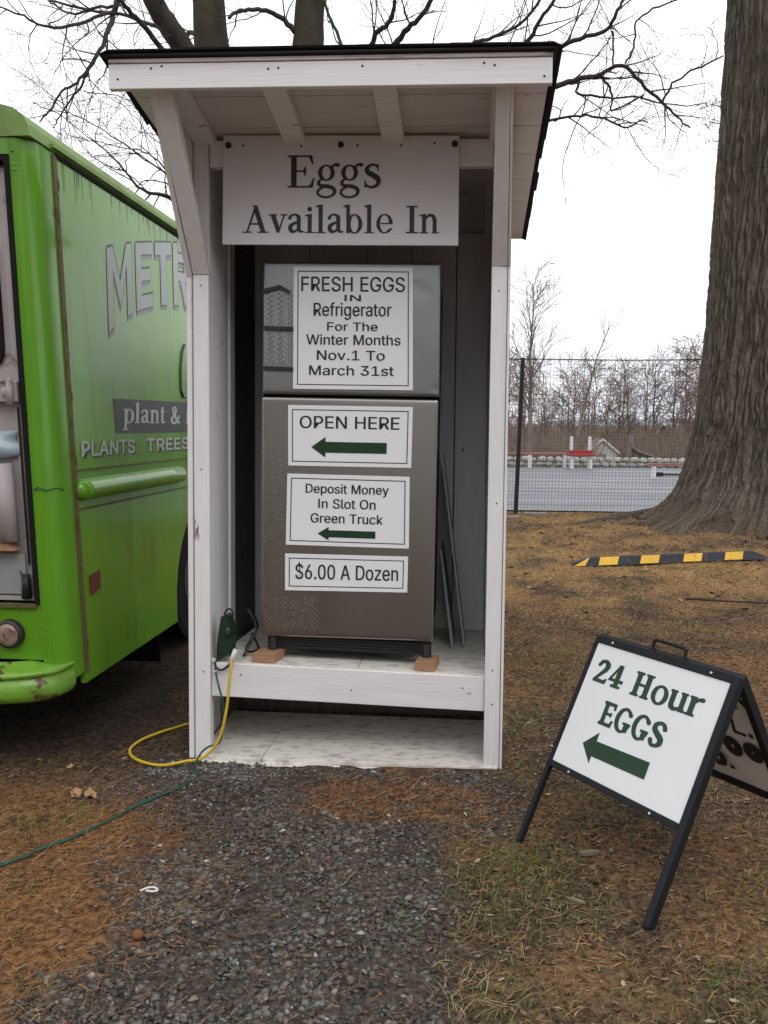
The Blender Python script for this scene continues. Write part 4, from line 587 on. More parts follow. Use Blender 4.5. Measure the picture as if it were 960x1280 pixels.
# px -> board: 'Eggs' x 361-478, y 195-235 (descender 247); 'Available In' x 304-551, y 257-292
letter('', hs, M['black_ink'], [('Eggs', SERIF, 1000, .349, .727, 2.340, .127), ('Available In', SERIF, 1000, .165, .961, 2.162, .107)], .0015)
for u in (.108, .566, 1.018):
    mb = MB(S); mb.tube([(u, -.004, 2.507), (u, .004, 2.507)], .012, 14); mb.tube([(u, -.006, 2.507), (u, -.0035, 2.507)], .0065, 6); mb.build('screw', M['screw'], hs)
for u, w in ((.168, 2.507), (.405, 2.502), (.632, 2.505), (.806, 2.503), (.938, 2.510)):
    mb = MB(S); mb.tube([(u, .0, w), (u, .004, w)], .0045, 8); mb.build('nail', M['screw'], hs)
def fridge_sign(label, corners, rows, arrow=None, ink='navy_ink'):
    (a0, b1), (a1, b1r), (a1b, b0r), (a0b, b0) = corners     # tl, tr, br, bl in u,w
    uc, wc = (a0+a1)/2, (b0+b1)/2
    t = thing('notice_sign', label, 'sign', S(uc, .112, wc), 'white notices stuck on the refrigerator doors')
    def mp_(s, t_):   # 0..1 inside the board
        top = (a0+(a1-a0)*s, b1+(b1r-b1)*s); bot = (a0b+(a1b-a0b)*s, b0+(b0r-b0)*s); return (bot[0]+(top[0]-bot[0])*t_, bot[1]+(top[1]-bot[1])*t_)
    Wd, Hd = a1-a0, b1-b0
    mb = MB(S); q = [mp_(0, 0), mp_(1, 0), mp_(1, 1), mp_(0, 1)]
    mb.hexa([(q[0][0], .112, q[0][1]), (q[1][0], .112, q[1][1]), (q[1][0], .1165, q[1][1]), (q[0][0], .1165, q[0][1]), (q[3][0], .112, q[3][1]), (q[2][0], .112, q[2][1]), (q[2][0], .1165, q[2][1]), (q[3][0], .1165, q[3][1])])
    mb.build('board', M['sign_white'], t, bevel=.0008)
    e = .017; w_ = .0038; mb = MB(S)
    for (s0, s1, t0, t1) in ((e/Wd, 1-e/Wd, e/Hd, (e+w_)/Hd), (e/Wd, 1-e/Wd, 1-(e+w_)/Hd, 1-e/Hd), (e/Wd, (e+w_)/Wd, e/Hd, 1-e/Hd), (1-(e+w_)/Wd, 1-e/Wd, e/Hd, 1-e/Hd)):
        off = .1112 if s1-s0 > .5 else .1109
        p = [mp_(s0, t0), mp_(s1, t0), mp_(s1, t1), mp_(s0, t1)]; mb.add([(x_, off, z_) for x_, z_ in p], [(0, 1, 2, 3)])
    mb.build('border', M['navy_ink'], t)
    for (s, x0_, x1_, y_, h_) in rows:
        mb = MB(S)
        text(mb, s, SANS, 509, x0_, x1_, y_, h_, lambda a, b: (lambda p: (p[0], .1108, p[1]))(mp_(a, b)))
        # second pass a hair away thickens the strokes
        text(mb, s, SANS, 509, x0_+.004, x1_+.004, y_+.002, h_, lambda a, b: (lambda p: (p[0], .1105, p[1]))(mp_(a, b)))
        mb.build('lettering', M[ink], t)
    if arrow:
        x0_, x1_, yc, hh, th, hx = arrow; mb = MB(S)
        p = [(x0_, yc), (x0_+hx, yc+hh), (x0_+hx, yc+th), (x1_, yc+th), (x1_, yc-th), (x0_+hx, yc-th), (x0_+hx, yc-hh)]
        mb.add([(lambda q_: (q_[0], .1106, q_[1]))(mp_(*a)) for a in p], [(0, 1, 6), (2, 3, 4, 5)]); mb.build('arrow', M['green_ink'], t)
    return t
fridge_sign('tall white notice on the freezer door about fresh eggs in winter months', [(.353, 2.054), (.851, 2.054), (.856, 1.552), (.351, 1.548)],
    [('FRESH EGGS', .065, .93, .800, .118), ('IN', .43, .565, .722, .050), ('Refrigerator', .17, .82, .600, .105), ('For The', .285, .705, .480, .068), ('Winter Months', .11, .895, .365, .082), ('Nov.1 To', .20, .765, .240, .078), ('March 31st', .135, .84, .115, .078)])
fridge_sign('white notice with OPEN HERE over a long green arrow, top of the lower door', [(.330, 1.480), (.857, 1.483), (.853, 1.230), (.331, 1.225)],
    [('OPEN HERE', .095, .895, .625, .20)], (.19, .80, .315, .17, .09, .115))
fridge_sign('white notice about depositing money, in the middle of the lower door', [(.327, 1.191), (.847, 1.193), (.847, .891), (.321, .888)],
    [('Deposit Money', .155, .83, .74, .125), ('In Slot On', .26, .725, .53, .13), ('Green Truck', .20, .785, .325, .13)], (.26, .73, .175, .095, .05, .09))
fridge_sign('lowest white notice on the refrigerator, reading $6.00 A Dozen', [(.318, .850), (.844, .857), (.842, .705), (.318, .692)],
    [('$6.00 A Dozen', .085, .92, .32, .40)])

# ------------------------------------------------------------------ refrigerator
fr = thing('refrigerator', 'stainless steel refrigerator with a freezer on top inside the white stand', 'refrigerator', S(.59, .45, .43))
mb = MB(S); mb.hexa([(.226, .165, .50), (.940, .165, .505), (.940, .80, .505), (.226, .80, .50), (.232, .165, 2.070), (.955, .165, 2.070), (.955, .80, 2.070), (.232, .80, 2.070)]); mb.build('cabinet', M['cabinet'], fr, bevel=.004)
def edge(s):   # grid lines crowd towards the rim
    return .5+.5*sin(pi/2*sin(pi/2*(2*s-1)))
def door(name, m, q, dents=()):
    nx_, nz_ = 36, 48; vs = []; fs = []
    for j in range(nz_+1):
        for i in range(nx_+1):
            s, t = i/nx_, j/nz_; s, t = edge(s), edge(t); u = (q[0][0]*(1-s)+q[1][0]*s)*(1-t)+(q[3][0]*(1-s)+q[2][0]*s)*t; w = (q[0][1]*(1-s)+q[1][1]*s)*(1-t)+(q[3][1]*(1-s)+q[2][1]*s)*t
            ex = min(s, 1-s)*(q[1][0]-q[0][0]); ez = min(t, 1-t)*(q[3][1]-q[0][1]); e = .007*exp(-ex/.0035)+.007*exp(-ez/.0035)
            d = .0012*sin(3*s+1.5*t*2)
            for du, dw, r_, a in dents: d += a*exp(-((u-du)**2+(w-dw)**2)/r_**2)
            vs.append((u, .118+e+d*.3 if not dents else .118+e+d*.3, w))
    for j in range(nz_):
        for i in range(nx_): k = j*(nx_+1)+i; fs.append((k, k+1, k+nx_+2, k+nx_+1))
    n0 = len(vs); ring_ = [i for i in range(nx_+1)]+[(j)*(nx_+1)+nx_ for j in range(1, nz_+1)]+[nz_*(nx_+1)+i for i in range(nx_-1, -1, -1)]+[j*(nx_+1) for j in range(nz_-1, 0, -1)]
    for k in ring_: a = vs[k]; vs.append((a[0], .163, a[2]))
    L_ = len(ring_)
    for k in range(L_): fs.append((ring_[(k+1) % L_], ring_[k], n0+k, n0+(k+1) % L_))
    mb = MB(S); mb.add(vs, fs); o = mb.build(name, m, fr, smooth=True); return o
fd = door('freezer_door', M['steel_d'], [(.218, 1.526), (.966, 1.529), (.966, 2.074), (.221, 2.075)], [(.868, 1.985, .015, .014), (.90, 1.955, .02, .010), (.875, 2.01, .01, -.01), (.95, 1.56, .02, .006)])
ld = door('lower_door', M['steel'], [(.211, .488), (.952, .500), (.962, 1.516), (.214, 1.513)], [])
def lozenges(parent, u0, u1, w0, w1, step, dens, m, hgt=.0016):
    mb = MB(S); k = 0; w = w0
    while w < w1:
        u = u0+(step/2 if k % 2 else 0); c = k
        while u < u1:
            if R_.random() < dens:
                a = pi/4 if c % 2 else -pi/4; l_, h_ = step*.44, step*.15; v = .1183
                p = [(u+cos(a)*l_, v, w+sin(a)*l_), (u-sin(a)*h_, v, w+cos(a)*h_), (u-cos(a)*l_, v, w-sin(a)*l_), (u+sin(a)*h_, v, w-cos(a)*h_)]
                mb.add(p+[(u, v-hgt, w)], [(0, 1, 4), (1, 2, 4), (2, 3, 4), (3, 0, 4)])
            u += step; c += 1
        w += step/2; k += 1
    stuff(mb.build('tread_pattern', m, parent))
lozenges(fd, .236, .350, 1.66, 1.955, .021, 1, M['steel_d']); lozenges(ld, .226, .300, .56, 1.49, .021, .9, M['steel'], .0006); lozenges(ld, .236, .46, .53, .66, .021, .75, M['steel'], .0009)
for pts in ([(.219, 1.951), (.295, 1.970), (.335, 1.948)], [(.219, 1.800), (.352, 1.797)], [(.219, 1.632), (.352, 1.630)]):
    mb = MB(S)
    for (a, b), (c, d) in zip(pts[:-1], pts[1:]):
        mb.hexa([(a, .108, b-.008), (c, .108, d-.008), (c, .1155, d-.008), (a, .1155, b-.008), (a, .108, b+.008), (c, .108, d+.008), (c, .1155, d+.008), (a, .1155, b+.008)])
    mb.build('strap', M['black_plastic'], fr)
mb = MB(S); mb.box(.235, .945, .150, .166, .432, .486); mb.build('base_grille', M['black_plastic'], fr)
for w in (.440, .452, .464, .476):
    mb = MB(S); mb.box(.26, .92, .143, .1495, w, w+.006); mb.build('grille_slat', M['black_plastic'], fr)
mb = MB(S); mb.box(.215, .965, .150, .166, 1.512, 1.530); mb.build('door_gasket', M['rubber'], fr)
for u in (.26, .925):
    mb = MB(S); mb.tube([(u, .14, .427), (u, .14, .485)], .014, 12); mb.tube([(u, .14, .427), (u, .14, .437)], .022, 12); mb.build('foot', M['cabinet'], fr)
for i, (u0, u1, v0, lab) in enumerate(((.190, .300, .045, 'bare wood block under the left front foot of the refrigerator'), (.880, .974, .045, 'bare wood block under the right front foot of the refrigerator'))):
    mb = MB(S); mb.hexa([(u0, v0, .390), (u1-.01, v0, .390), (u1+.005, v0+.14, .390), (u0+.02, v0+.14, .390), (u0, v0, .428), (u1-.01, v0, .428), (u1+.005, v0+.14, .428), (u0+.02, v0+.14, .428)])
    tag(mb.build('wood_block', M['block'], bevel=.002), lab, 'wood block', 'wood blocks under the refrigerator')
# thin sheets stored between the refrigerator and the right wall
mb = MB(S); mb.hexa([(1.024, .500, .390), (1.038, .500, .390), (1.038, .93, .390), (1.024, .93, .390), (.966, .500, .850), (.974, .500, .850), (.974, .93, .850), (.966, .93, .850)])
tag(mb.build('stored_board', M['grey_sheet']), 'shorter thick grey panel leaning against the right side of the refrigerator', 'panel', 'panels stored beside the refrigerator')
mb = MB(S); mb.hexa([(1.083, .510, .390), (1.088, .510, .390), (1.088, .90, .390), (1.083, .90, .390), (.966, .47, 1.30), (.970, .47, 1.30), (.970, .90, 1.30), (.966, .90, 1.30)])
tag(mb.build('stored_board', M['pale_sheet']), 'taller thin grey sheet leaning on the refrigerator, edge towards the viewer', 'panel', 'panels stored beside the refrigerator')

# ------------------------------------------------------------------ power box and cords
pb = thing('power_timer', 'dark green outdoor power box with a hanging loop in the left corner of the stand', 'power box', S(.085, .05, .39))
def spline(pts, n=10):
    P = [Vector(p) for p in pts]; out = []
    for i in range(len(P)-1):
        a, b, c, d = P[max(i-1, 0)], P[i], P[i+1], P[min(i+2, len(P)-1)]
        for k in range(n):
            t = k/n; out.append(.5*((2*b)+(-a+c)*t+(2*a-5*b+4*c-d)*t*t+(-a+3*b-3*c+d)*t**3))
    out.append(P[-1]); return out
mb = MB(S); pr = [(.062, .40), (.115, .42), (.128, .50), (.118, .56), (.098, .585), (.080, .575), (.066, .52), (.058, .46)]
mb.prism([(a-.012, b) for a, b in pr], 'y', .030, .075); mb.build('body', M['dgreen_plastic'], pb, bevel=.008)
mb = MB(S); mb.blob((.092, .030, .515), (.016, .010, .024), 10, 6); mb.build('dial', M['dgreen_plastic'], pb, smooth=True)
mb = MB(); mb.tube(spline([S(.072, .05, .565), S(.076, .05, .60), (S(.092, .05, .612)), S(.106, .05, .60), S(.104, .05, .568)], 6), .0045, 8); mb.build('hanging_loop', M['black_plastic'], pb, smooth=True)
mb = MB(); mb.tube(spline([S(.055, .04, .41), S(.040, .03, .395), S(.045, .01, .37), S(.075, .0, .362), S(.105, .01, .385), S(.115, .02, .40)], 8), .005, 8); mb.build('pigtail', M['black_plastic'], pb, smooth=True)
pl_ = S(.121, .0, .415)
mb = MB(); mb.tube([S(.134, .0, .452), S(.108, -.004, .388)], [.010, .008], 10); mb.build('plug', M['tape'], pb, smooth=True)
mb = MB(); mb.tube(spline([S(.14, .10, .40), S(.17, .20, .50), S(.13, .22, .58), S(.16, .26, .50), S(.14, .14, .42), S(.18, .2, .41), S(.14, .24, .47)], 8), .006, 8); tag(mb.build('cord_coil', M['black_plastic'], smooth=True), 'black appliance cord bunched behind the power box in the stand corner', 'cord')
yc = [S(.118, -.004, .41), S(.116, -.03, .33), S(.105, -.045, .20), S(.075, -.055, .08), (-1.075, 3.215, .012), (-1.14, 3.19, .004), (-1.24, 3.17, -.01), (-1.36, 3.22, -.012), (-1.43, 3.31, -.012), (-1.43, 3.42, -.012), (-1.38, 3.52, -.01), (-1.30, 3.63, -.01), (-1.22, 3.75, -.01), (-1.20, 4.1, -.01), (-1.23, 4.6, -.01)]
mb = MB(); mb.tube(spline(yc, 8), .0062, 8); tag(mb.build('extension_cord', M['yellow_cord'], smooth=True), 'yellow extension cord looping on the ground left of the white stand', 'cord')
gc = [S(.040, .012, .365), S(.060, -.004, .30), S(.085, -.02, .22), S(.084, -.02, .13), S(.070, -.026, .06), S(.03, -.04, .045), S(.0, -.05, .02), (-1.09, 3.16, .0)]+[(x_, y_, float(ground_z(x_, y_))+.009) for x_, y_ in ((-1.06, 3.09), (-1.075, 3.02), (-1.13, 2.92), (-1.20, 2.80), (-1.26, 2.68), (-1.30, 2.60), (-1.33, 2.54), (-1.38, 2.48), (-1.42, 2.42), (-1.47, 2.35), (-1.50, 2.31), (-1.7, 2.2), (-2.3, 2.0))]
mb = MB(); sp = spline(gc, 8); mb.tube(sp, .0042, 8); mb.tube([Vector((p[0]+.010*sin(i*.35), p[1]+.012*cos(i*.3), p[2]+.002)) for i, p in enumerate(sp[70:])], .0038, 8)
tag(mb.build('extension_cord', M['green_cord'], smooth=True), 'green cord running from the stand across the needles to the left edge', 'cord')
mb = MB()
for w in ((.034, .40), (.040, .352)):
    mb.tube([S(w[0], .012, w[1]-.006), S(w[0]+.003, .012, w[1]+.006)], .0085, 8)
mb.build('white_clip', M['tape'], pb)
# ------------------------------------------------------------------ green truck (seen from its rear corner)
def T(x, y, z): return (-1.66-.033*(z-.25)+x, 3.40+y, z)
def sd(y, z):
    k = (1.66+.033*(z-.25))/1.66; return y*k-3.40, 1.38+(z-1.38)*k
tk = thing('step_van', 'lime green step van parked left of the egg stand with grey lettering on its side', 'truck', (-2.75, 6.0, 0))
LEN = 5.3; WID = 2.10
def tb(name, m, boxes, parent=None, bevel=0, smooth=False):
    mb = MB(T)
    for b in boxes: mb.box(*b)
    return mb.build(name, m, parent or tk, bevel=bevel, smooth=smooth)
arch = [(1.74+.58*cos(a), .30+.60*sin(a)) for a in [pi*(k/14) for k in range(15)]]    # front of arch .. back
arch = [(a, max(b, .25)) for a, b in arch]
side = [(0, .25), (arch[-1][0], .25)]+arch[::-1][1:-1]+[(arch[0][0], .25), (LEN, .25), (LEN, 2.52), (0, 2.52)]
for x0, x1 in ((-.022, 0), (-WID, -WID+.022)):
    mb = MB(T); mb.prism(side, 'x', x0, x1); mb.build('side_panel', M['truck'], tk)
corner = [(0, 0), (0, -.03)]+[(-.075+.075*cos(k*pi/20), -.09-.090*sin(k*pi/20)) for k in range(0, 11)]+[(-.086, -.180), (-.086, -.15), (-.06, -.13), (-.03, -.05), (-.03, 0)]
def pillar(mir):
    mb = MB(T); mb.prism([((-WID-a if mir else a), b) for a, b in corner], 'z', .30, 2.50); o = mb.build('corner_pillar', M['truck'], tk, smooth=True); o.data.set_sharp_from_angle(angle=radians(30)); return o
p1 = pillar(False); pillar(True)
for r in ((2.455, 2.43),):       # rivet rows near the pillar top
    mb = MB(T)
    for z in (2.45, 2.40, 2.38):
        for x, y in ((-.070, -.181), (-.052, -.174), (-.030, -.155), (-.012, -.125)): mb.blob((x, y, z), (.005, .005, .005), 6, 4)
    for k in range(34):
        z = 1.50-k*.038; mb.blob((-.082, -.1815, z), (.0035, .0035, .0035), 5, 4)
    mb.build('rivets', M['truck_rough'], p1)
tb('seam_molding', M['trim_rust'], [(.0, .006, -.004, .030, .30, 2.49)])
tb('seam_molding', M['trim_rust'], [(.0006, .004, .031, 4.9, 1.178, 1.186), (.0006, .004, .031, 4.9, 1.008, 1.016)])
mb = MB(T); mb.tube([(.002, .07, 1.095)]+[(.002, .10+i*.2, 1.095) for i in range(7)], .048, 16); mb.blob((.002, .07, 1.095), (.046, .05, .048), 14, 10)
mb.build('rub_rail', M['truck'], tk, smooth=True)
# roof: rounded edge, gutter
prof = [(.006, 2.505), (.001, 2.55), (-.018, 2.585), (-.055, 2.612), (-.12, 2.630), (-.22, 2.638), (-.6, 2.66), (-1.05, 2.665)]
prof = prof+[(-WID-a, b) for a, b in prof[-2::-1]]
mb = MB(T); mb.prism(prof, 'y', -.185, LEN); mb.build('roof', M['truck_roof'], tk, bevel=.02)
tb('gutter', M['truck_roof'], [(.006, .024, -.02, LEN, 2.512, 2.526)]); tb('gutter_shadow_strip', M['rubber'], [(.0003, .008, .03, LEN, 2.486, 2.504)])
R = random.Random(14)
for k in range(26):
    y = R.uniform(.06, 1.5); l = R.uniform(.03, .16); w = R.uniform(.002, .006); mb = MB(T); mb.add([(.0004, y-w, 2.485), (.0004, y+w, 2.485), (.0004, y+w*.3, 2.485-l), (.0004, y-w*.3, 2.485-l)], [(0, 1, 2, 3)]); mb.build('grime_streak', M['grime'], tk)
for k in range(34):
    z = R.uniform(.35, 2.4); w = R.uniform(.004, .012); mb = MB(T); mb.blob((.0062, .012+R.uniform(-.014, .02), z), (.0012, w, w*R.uniform(.8, 2.5)), 7, 4, .3, k); mb.build('rust_spot', M['rust'], tk)
# rear end
tb('rear_header', M['truck'], [(-WID+.088, -.088, -.178, -.150, 2.44, 2.507)])
tb('rear_sill', M['truck'], [(-WID+.088, -.088, -.176, -.150, .40, .635)])
tb('sill_ledge', M['trim_rust'], [(-WID+.12, -.10, -.190, -.176, .622, .640)])
tb('door_seal', M['rubber'], [(-.108, -.087, -.186, -.15, .640, 2.435)]); tb('door_seal', M['rubber'], [(-WID+.09, -WID+.11, -.186, -.15, .640, 2.435)]); tb('door_seal', M['rubber'], [(-WID+.112, -.110, -.182, -.15, 2.415, 2.434)])
for x0, x1, lab in ((-1.04, -.112, 1), (-WID+.114, -1.06, 0)):
    d = tb('rear_door', M['door_grey'], [(x0, x1, -.130, -.110, .645, 2.41)])
    mb = MB(T); a, b = (x1-.62, x1-.075); z0, z1 = 1.60, 2.16
    def rr(a, b, z0, z1, r):
        p = []
        for cx, cz, s in ((b-r, z1-r, 0), (a+r, z1-r, 1), (a+r, z0+r, 2), (b-r, z0+r, 3)):
            for k in range(6): t = pi/2*s+pi/2*k/5; p.append((cx+r*cos(t), cz+r*sin(t)))
        return p
    if not lab: a, b = x1-.70, x1-.15
    mb.prism(rr(a, b, z0, z1, .09), 'y', -.145, -.131); f = mb.build('window_frame', M['rubber'], d)
    mb = MB(T); mb.prism(rr(a+.025, b-.025, z0+.025, z1-.025, .07), 'y', -.149, -.1455); mb.build('pane', M['glass_dark'], d)
    tb('door_edge', M['door_grey'], [(x1-.045, x1-.004, -.146, -.131, .65, 2.40)], d, bevel=.004)
hg = tb('door_hinge', M['door_grey'], [(-.30, -.125, -.175, -.147, 1.47, 1.555)], bevel=.004)
mb = MB(T); mb.tube([(-.150, -.19, 1.46), (-.150, -.19, 1.565)], .014, 10); mb.blob((-.17, -.185, 1.51), (.016, .012, .02), 8, 6); mb.blob((-.17, -.18, 1.555), (.03, .01, .008), 8, 5, .3, 3); mb.build('hinge_pin', M['door_grey'], hg, smooth=True)
tb('lower_door_plate', M['grey_sheet'], [(-.60, -.150, -.162, -.147, .675, .845)]); tb('lower_door_plate', M['door_grey'], [(-.60, -.120, -.158, -.1475, .648, .668)])
mb = MB(T); mb.tube([(-.150, -.165, .66), (-.146, -.17, .76)], [.022, .016], 10); mb.tube(spline([(-.17, -.17, .775), (-.150, -.185, .755), (-.128, -.18, .752), (-.110, -.19, .742)], 5), .003, 6); mb.build('door_latch', M['screw'], tk, smooth=True)
mb = MB(T); mb.tube([(-.137, -.152, .80), (-.139, -.152, 1.45)], .005, 6); mb.build('lock_rod', M['screw'], tk)
pbg = MB(T)
vs = []; nn = 12
for j in range(nn+1):
    for i in range(nn+1):
        s, t = i/nn, j/nn; vs.append((-.36+.21*s+.01*sin(7*t), -.150-.045*sin(pi*s)*sin(pi*t)**.5-.006*sin(9*s+5*t), 1.255+.10*t-.02*sin(pi*s)*(1-t)))
pbg.add(vs, [(j*(nn+1)+i, j*(nn+1)+i+1, (j+1)*(nn+1)+i+1, (j+1)*(nn+1)+i) for j in range(nn) for i in range(nn)])
tag(pbg.build('plastic_bag', M['bag'], smooth=True), 'pale blue plastic pouch hanging on the rear door of the green van', 'bag')
mb = MB(T); mb.tube([(-.20, -.185, .90), (-.215, -.178, 1.22)], .042, 18); tag(mb.build('white_pipe', M['door_grey'], smooth=True), 'short off-white pipe standing against the rear door of the green van', 'pipe')
mb = MB(T); mb.prism([(-.40, .86), (-.165, .865), (-.20, .90), (-.26, .955), (-.40, .96)], 'y', -.215, -.155); tag(mb.build('cardboard_piece', M['block']), 'small tan cardboard piece low on the rear door of the green van', 'cardboard')
tl = MB(T); tl.tube([(-.225, -.176, .510), (-.225, -.200, .510), (-.225, -.207, .510)], [.062, .060, .050], 24); t_ = tl.build('tail_lamp', M['screw'], tk)
tl = MB(T); tl.blob((-.225, -.200, .510), (.049, .022, .049), 18, 12); tl.build('lens', M['lamp_dirty'], t_, smooth=True)
tl = MB(T); tl.tube([(-WID+.225, -.176, .510), (-WID+.225, -.207, .510)], [.062, .052], 24); tl.build('tail_lamp', M['lamp_dirty'], tk)
# bumper: swept profile round the corner
plan = [(-WID-.04, -.05), (-WID-.02, -.22), (-WID+.12, -.32), (-WID+.4, -.345), (-.45, -.335), (-.30, -.325), (-.19, -.305), (-.10, -.27), (-.045, -.22), (-.025, -.16), (-.018, -.10)]
plan = [(float(a), float(b)) for a, b, _ in [tuple(p) for p in spline([(a, b, 0) for a, b in plan], 4)]]
prof_b = [(-.07, .272), (-.005, .268), (.018, .280), (.027, .305), (.026, .338), (.018, .358), (.008, .366), (.006, .372), (.020, .378), (.024, .388), (.018, .397), (-.02, .400), (-.11, .415)]
mb = MB(T); vs = []; fs = []; n_ = len(plan); m_ = len(prof_b)
for i, (x, y) in enumerate(plan):
    a, b = plan[max(i-1, 0)], plan[min(i+1, n_-1)]; tx, ty = b[0]-a[0], b[1]-a[1]; l = hypot(tx, ty); nx_, ny_ = ty/l, -tx/l
    vs += [(x+nx_*o_, y+ny_*o_, z-.02+.004*sin(i*.7)*(o_ > .02)) for o_, z in prof_b]
for i in range(n_-1):
    for j in range(m_-1): k = i*m_+j; fs.append((k, k+m_, k+m_+1, k+1))
fs += [tuple(range(m_)), tuple((n_-1)*m_+j for j in range(m_))[::-1]]
mb.add(vs, fs); mb.build('bumper', M['truck_rough'], tk, smooth=True)
mb = MB(T); y0, z0 = sd(3.46, .716); mb.prism([(y0, .622), (y0+.098, .640), (y0+.098, .722), (y0, .712)], 'x', .0005, .008); mb.build('side_marker', M['red_lens'], tk)
# thin wire twisted on the pillar, deposit slot
mb = MB(T); mb.tube(spline([(-.075, -.184, 1.115), (-.055, -.186, 1.125), (-.03, -.170, 1.112), (-.008, -.13, 1.118), (.004, -.09, 1.108)], 5), .0028, 6); mb.build('wire_twist', M['green_cord'], p1)
# underbody, far wall, front end
tb('underbody', M['rubber'], [(-WID+.03, -.03, -.14, 1.12, .262, .50), (-WID+.30, -.30, 1.121, LEN, .30, .50)]); tb('chassis_rail', M['rubber'], [(-.65, -.55, -.1, LEN+.8, .30, .42), (-WID+.55, -WID+.65, -.1, LEN+.8, .30, .42)])  # underbody box hung low to shut light out from under the van
tb('light_block_flap', M['rubber'], [(-.55, -.06, 1.02, 1.03, .05, .26)])  # flap added to stop light passing beneath the van
tb('axle', M['rubber'], [(-WID+.1, -.1, 1.69, 1.79, .34, .44), (-WID+.1, -.1, 5.55, 5.65, .34, .44)])
tb('front_wall', M['truck'], [(-WID+.03, -.03, LEN-.03, LEN, .9, 1.55)]); tb('hood', M['truck'], [(-WID+.25, -.25, LEN+.005, LEN+.85, .55, 1.35)], bevel=.08); tb('windshield', M['glass_dark'], [(-WID+.06, -.06, LEN-.05, LEN-.035, 1.552, 2.50)])
for x in (-.45, -WID+.45):
    mb = MB(T); mb.tube([(x, LEN+.84, .95), (x, LEN+.88, .95)], [.10, .09], 18); mb.build('headlight', M['glass_dark'], tk)
for x in (-.20, -WID+.20):
    for y in (1.74, 5.60):
        mb = MB(T); mb.tube([(x-.11, y, .39), (x-.10, y, .39), (x+.10, y, .39), (x+.11, y, .39)], [.34, .38, .38, .34], 28); w_ = mb.build('wheel', M['rubber'], tk)
        mb = MB(T); mb.tube([(x-.113, y, .39), (x+.113, y, .39)], .19, 20); mb.build('rim', M['cabinet'], w_)
# lettering on the side
def tp(y, z, x=.0016):
    a, b = sd(y, z); return (x, a, b)
mb = MB(T)
for i, (y0, y1) in enumerate(((3.762, 4.95),)):
    p = [tp(3.762, 1.503), tp(3.785, 1.340), tp(4.95, 1.340), tp(4.95, 1.516)]; mb.add(p, [(0, 1, 2, 3)])
mb.build('lettering_banner', M['truck_dark'], tk)
mb = MB(T); text(mb, 'plant & f', SERIF, 1000, 3.855, 4.835, 1.390, .098, lambda a, b: tp(a, b, .0032), slant=.12); text(mb, 'plant & f', SERIF, 1000, 3.862, 4.842, 1.391, .098, lambda a, b: tp(a, b, .0036), slant=.12); mb.build('lettering', M['truck_text'], tk)
mb = MB(T)
for k, (dx, dz) in enumerate(((.012, -.006), (.020, -.009))): 
    text(mb, 'PLANTS', SANS, 509, 3.428+dx, 4.00+dx, 1.243+dz, .062, lambda a, b: tp(a, b, .0012+.0003*k)); text(mb, 'TREES', SANS, 509, 4.15+dx, 4.80+dx, 1.243+dz, .062, lambda a, b: tp(a, b, .0012+.0003*k))
mb.build('lettering_shadow', M['truck_dark'], tk)
mb = MB(T)
for k, (dx, dz) in enumerate(((0, 0), (.005, .0), (.010, .001), (.003, .004), (.008, .003))):
    text(mb, 'PLANTS', SANS, 509, 3.422+dx, 3.99+dx, 1.242+dz, .064, lambda a, b: tp(a, b, .0024+.0003*k)); text(mb, 'TREES', SANS, 509, 4.14+dx, 4.79+dx, 1.242+dz, .064, lambda a, b: tp(a, b, .0024+.0003*k))
mb.build('lettering', M['truck_text'], tk)
# big arched block letters, worn
def lo(y): return 1.800+.30*(1-exp(-(y-3.73)/.55))*1.05 if y > 3.73 else 1.80
def hi(y): return 2.165+.255*min(1, (y-3.70)/1.05)**.8
def arch_pt(y, t, x): z = lo(y)+(hi(y)-lo(y))*t; return tp(y, z, x)
LET = {'M': [[(0, 0), (.22, 0), (.22, 1), (0, 1)], [(.78, 0), (1, 0), (1, 1), (.78, 1)], [(.22, 1), (.22, .72), (.5, .18), (.5, .52)], [(.78, 1), (.5, .52), (.5, .18), (.78, .72)]],
       'E': [[(0, 0), (.32, 0), (.32, 1), (0, 1)], [(.32, 0), (1, 0), (1, .2), (.32, .2)], [(.32, .42), (.85, .42), (.85, .6), (.32, .6)], [(.32, .82), (1, .82), (1, 1), (.32, 1)]],
       'T': [[(.32, 0), (.68, 0), (.68, .8), (.32, .8)], [(0, .8), (1, .8), (1, 1), (0, 1)]],
       'R': [[(0, 0), (.3, 0), (.3, 1), (0, 1)], [(.3, .84), (.85, .84), (1, .7), (1, .5), (.85, .4), (.3, .4), (.3, .54), (.7, .54), (.7, .7), (.3, .7)], [(.45, .4), (.75, .4), (1, 0), (.7, 0)]]}
def big(m, dy, dt, x, name):
    mb = MB(T); k = 0
    for ch, a, b in (('M', 3.735, 4.02), ('E', 4.07, 4.29), ('T', 4.33, 4.57), ('R', 4.60, 4.86)):
        for q in LET[ch]:
            tri = tessellate_polygon([[Vector((p[0], p[1], 0)) for p in q]])
            k += 1; mb.add([arch_pt(a+(b-a)*p[0]+dy, p[1]+dt, x+.00003*k) for p in q], [tuple(t) for t in tri])
    mb.build(name, m, tk)
big(M['truck_dark'], .008, .030, .0005, 'lettering_outline'); big(M['truck_grey2'], .000, -.075, .0012, 'lettering_shadow'); big(M['truck_dark'], .004, -.020, .0019, 'lettering_outline'); big(M['truck_grey'], 0, 0, .0026, 'lettering')
mb = MB(T)
pts = [(4.76, 1.845), (4.715, 1.80), (4.685, 1.70), (4.685, 1.58), (4.72, 1.545), (4.80, 1.55)]
mb.tube([tp(y, z, .002) for y, z in pts], .009, 6); mb.build('lettering', M['truck_dark'], tk)

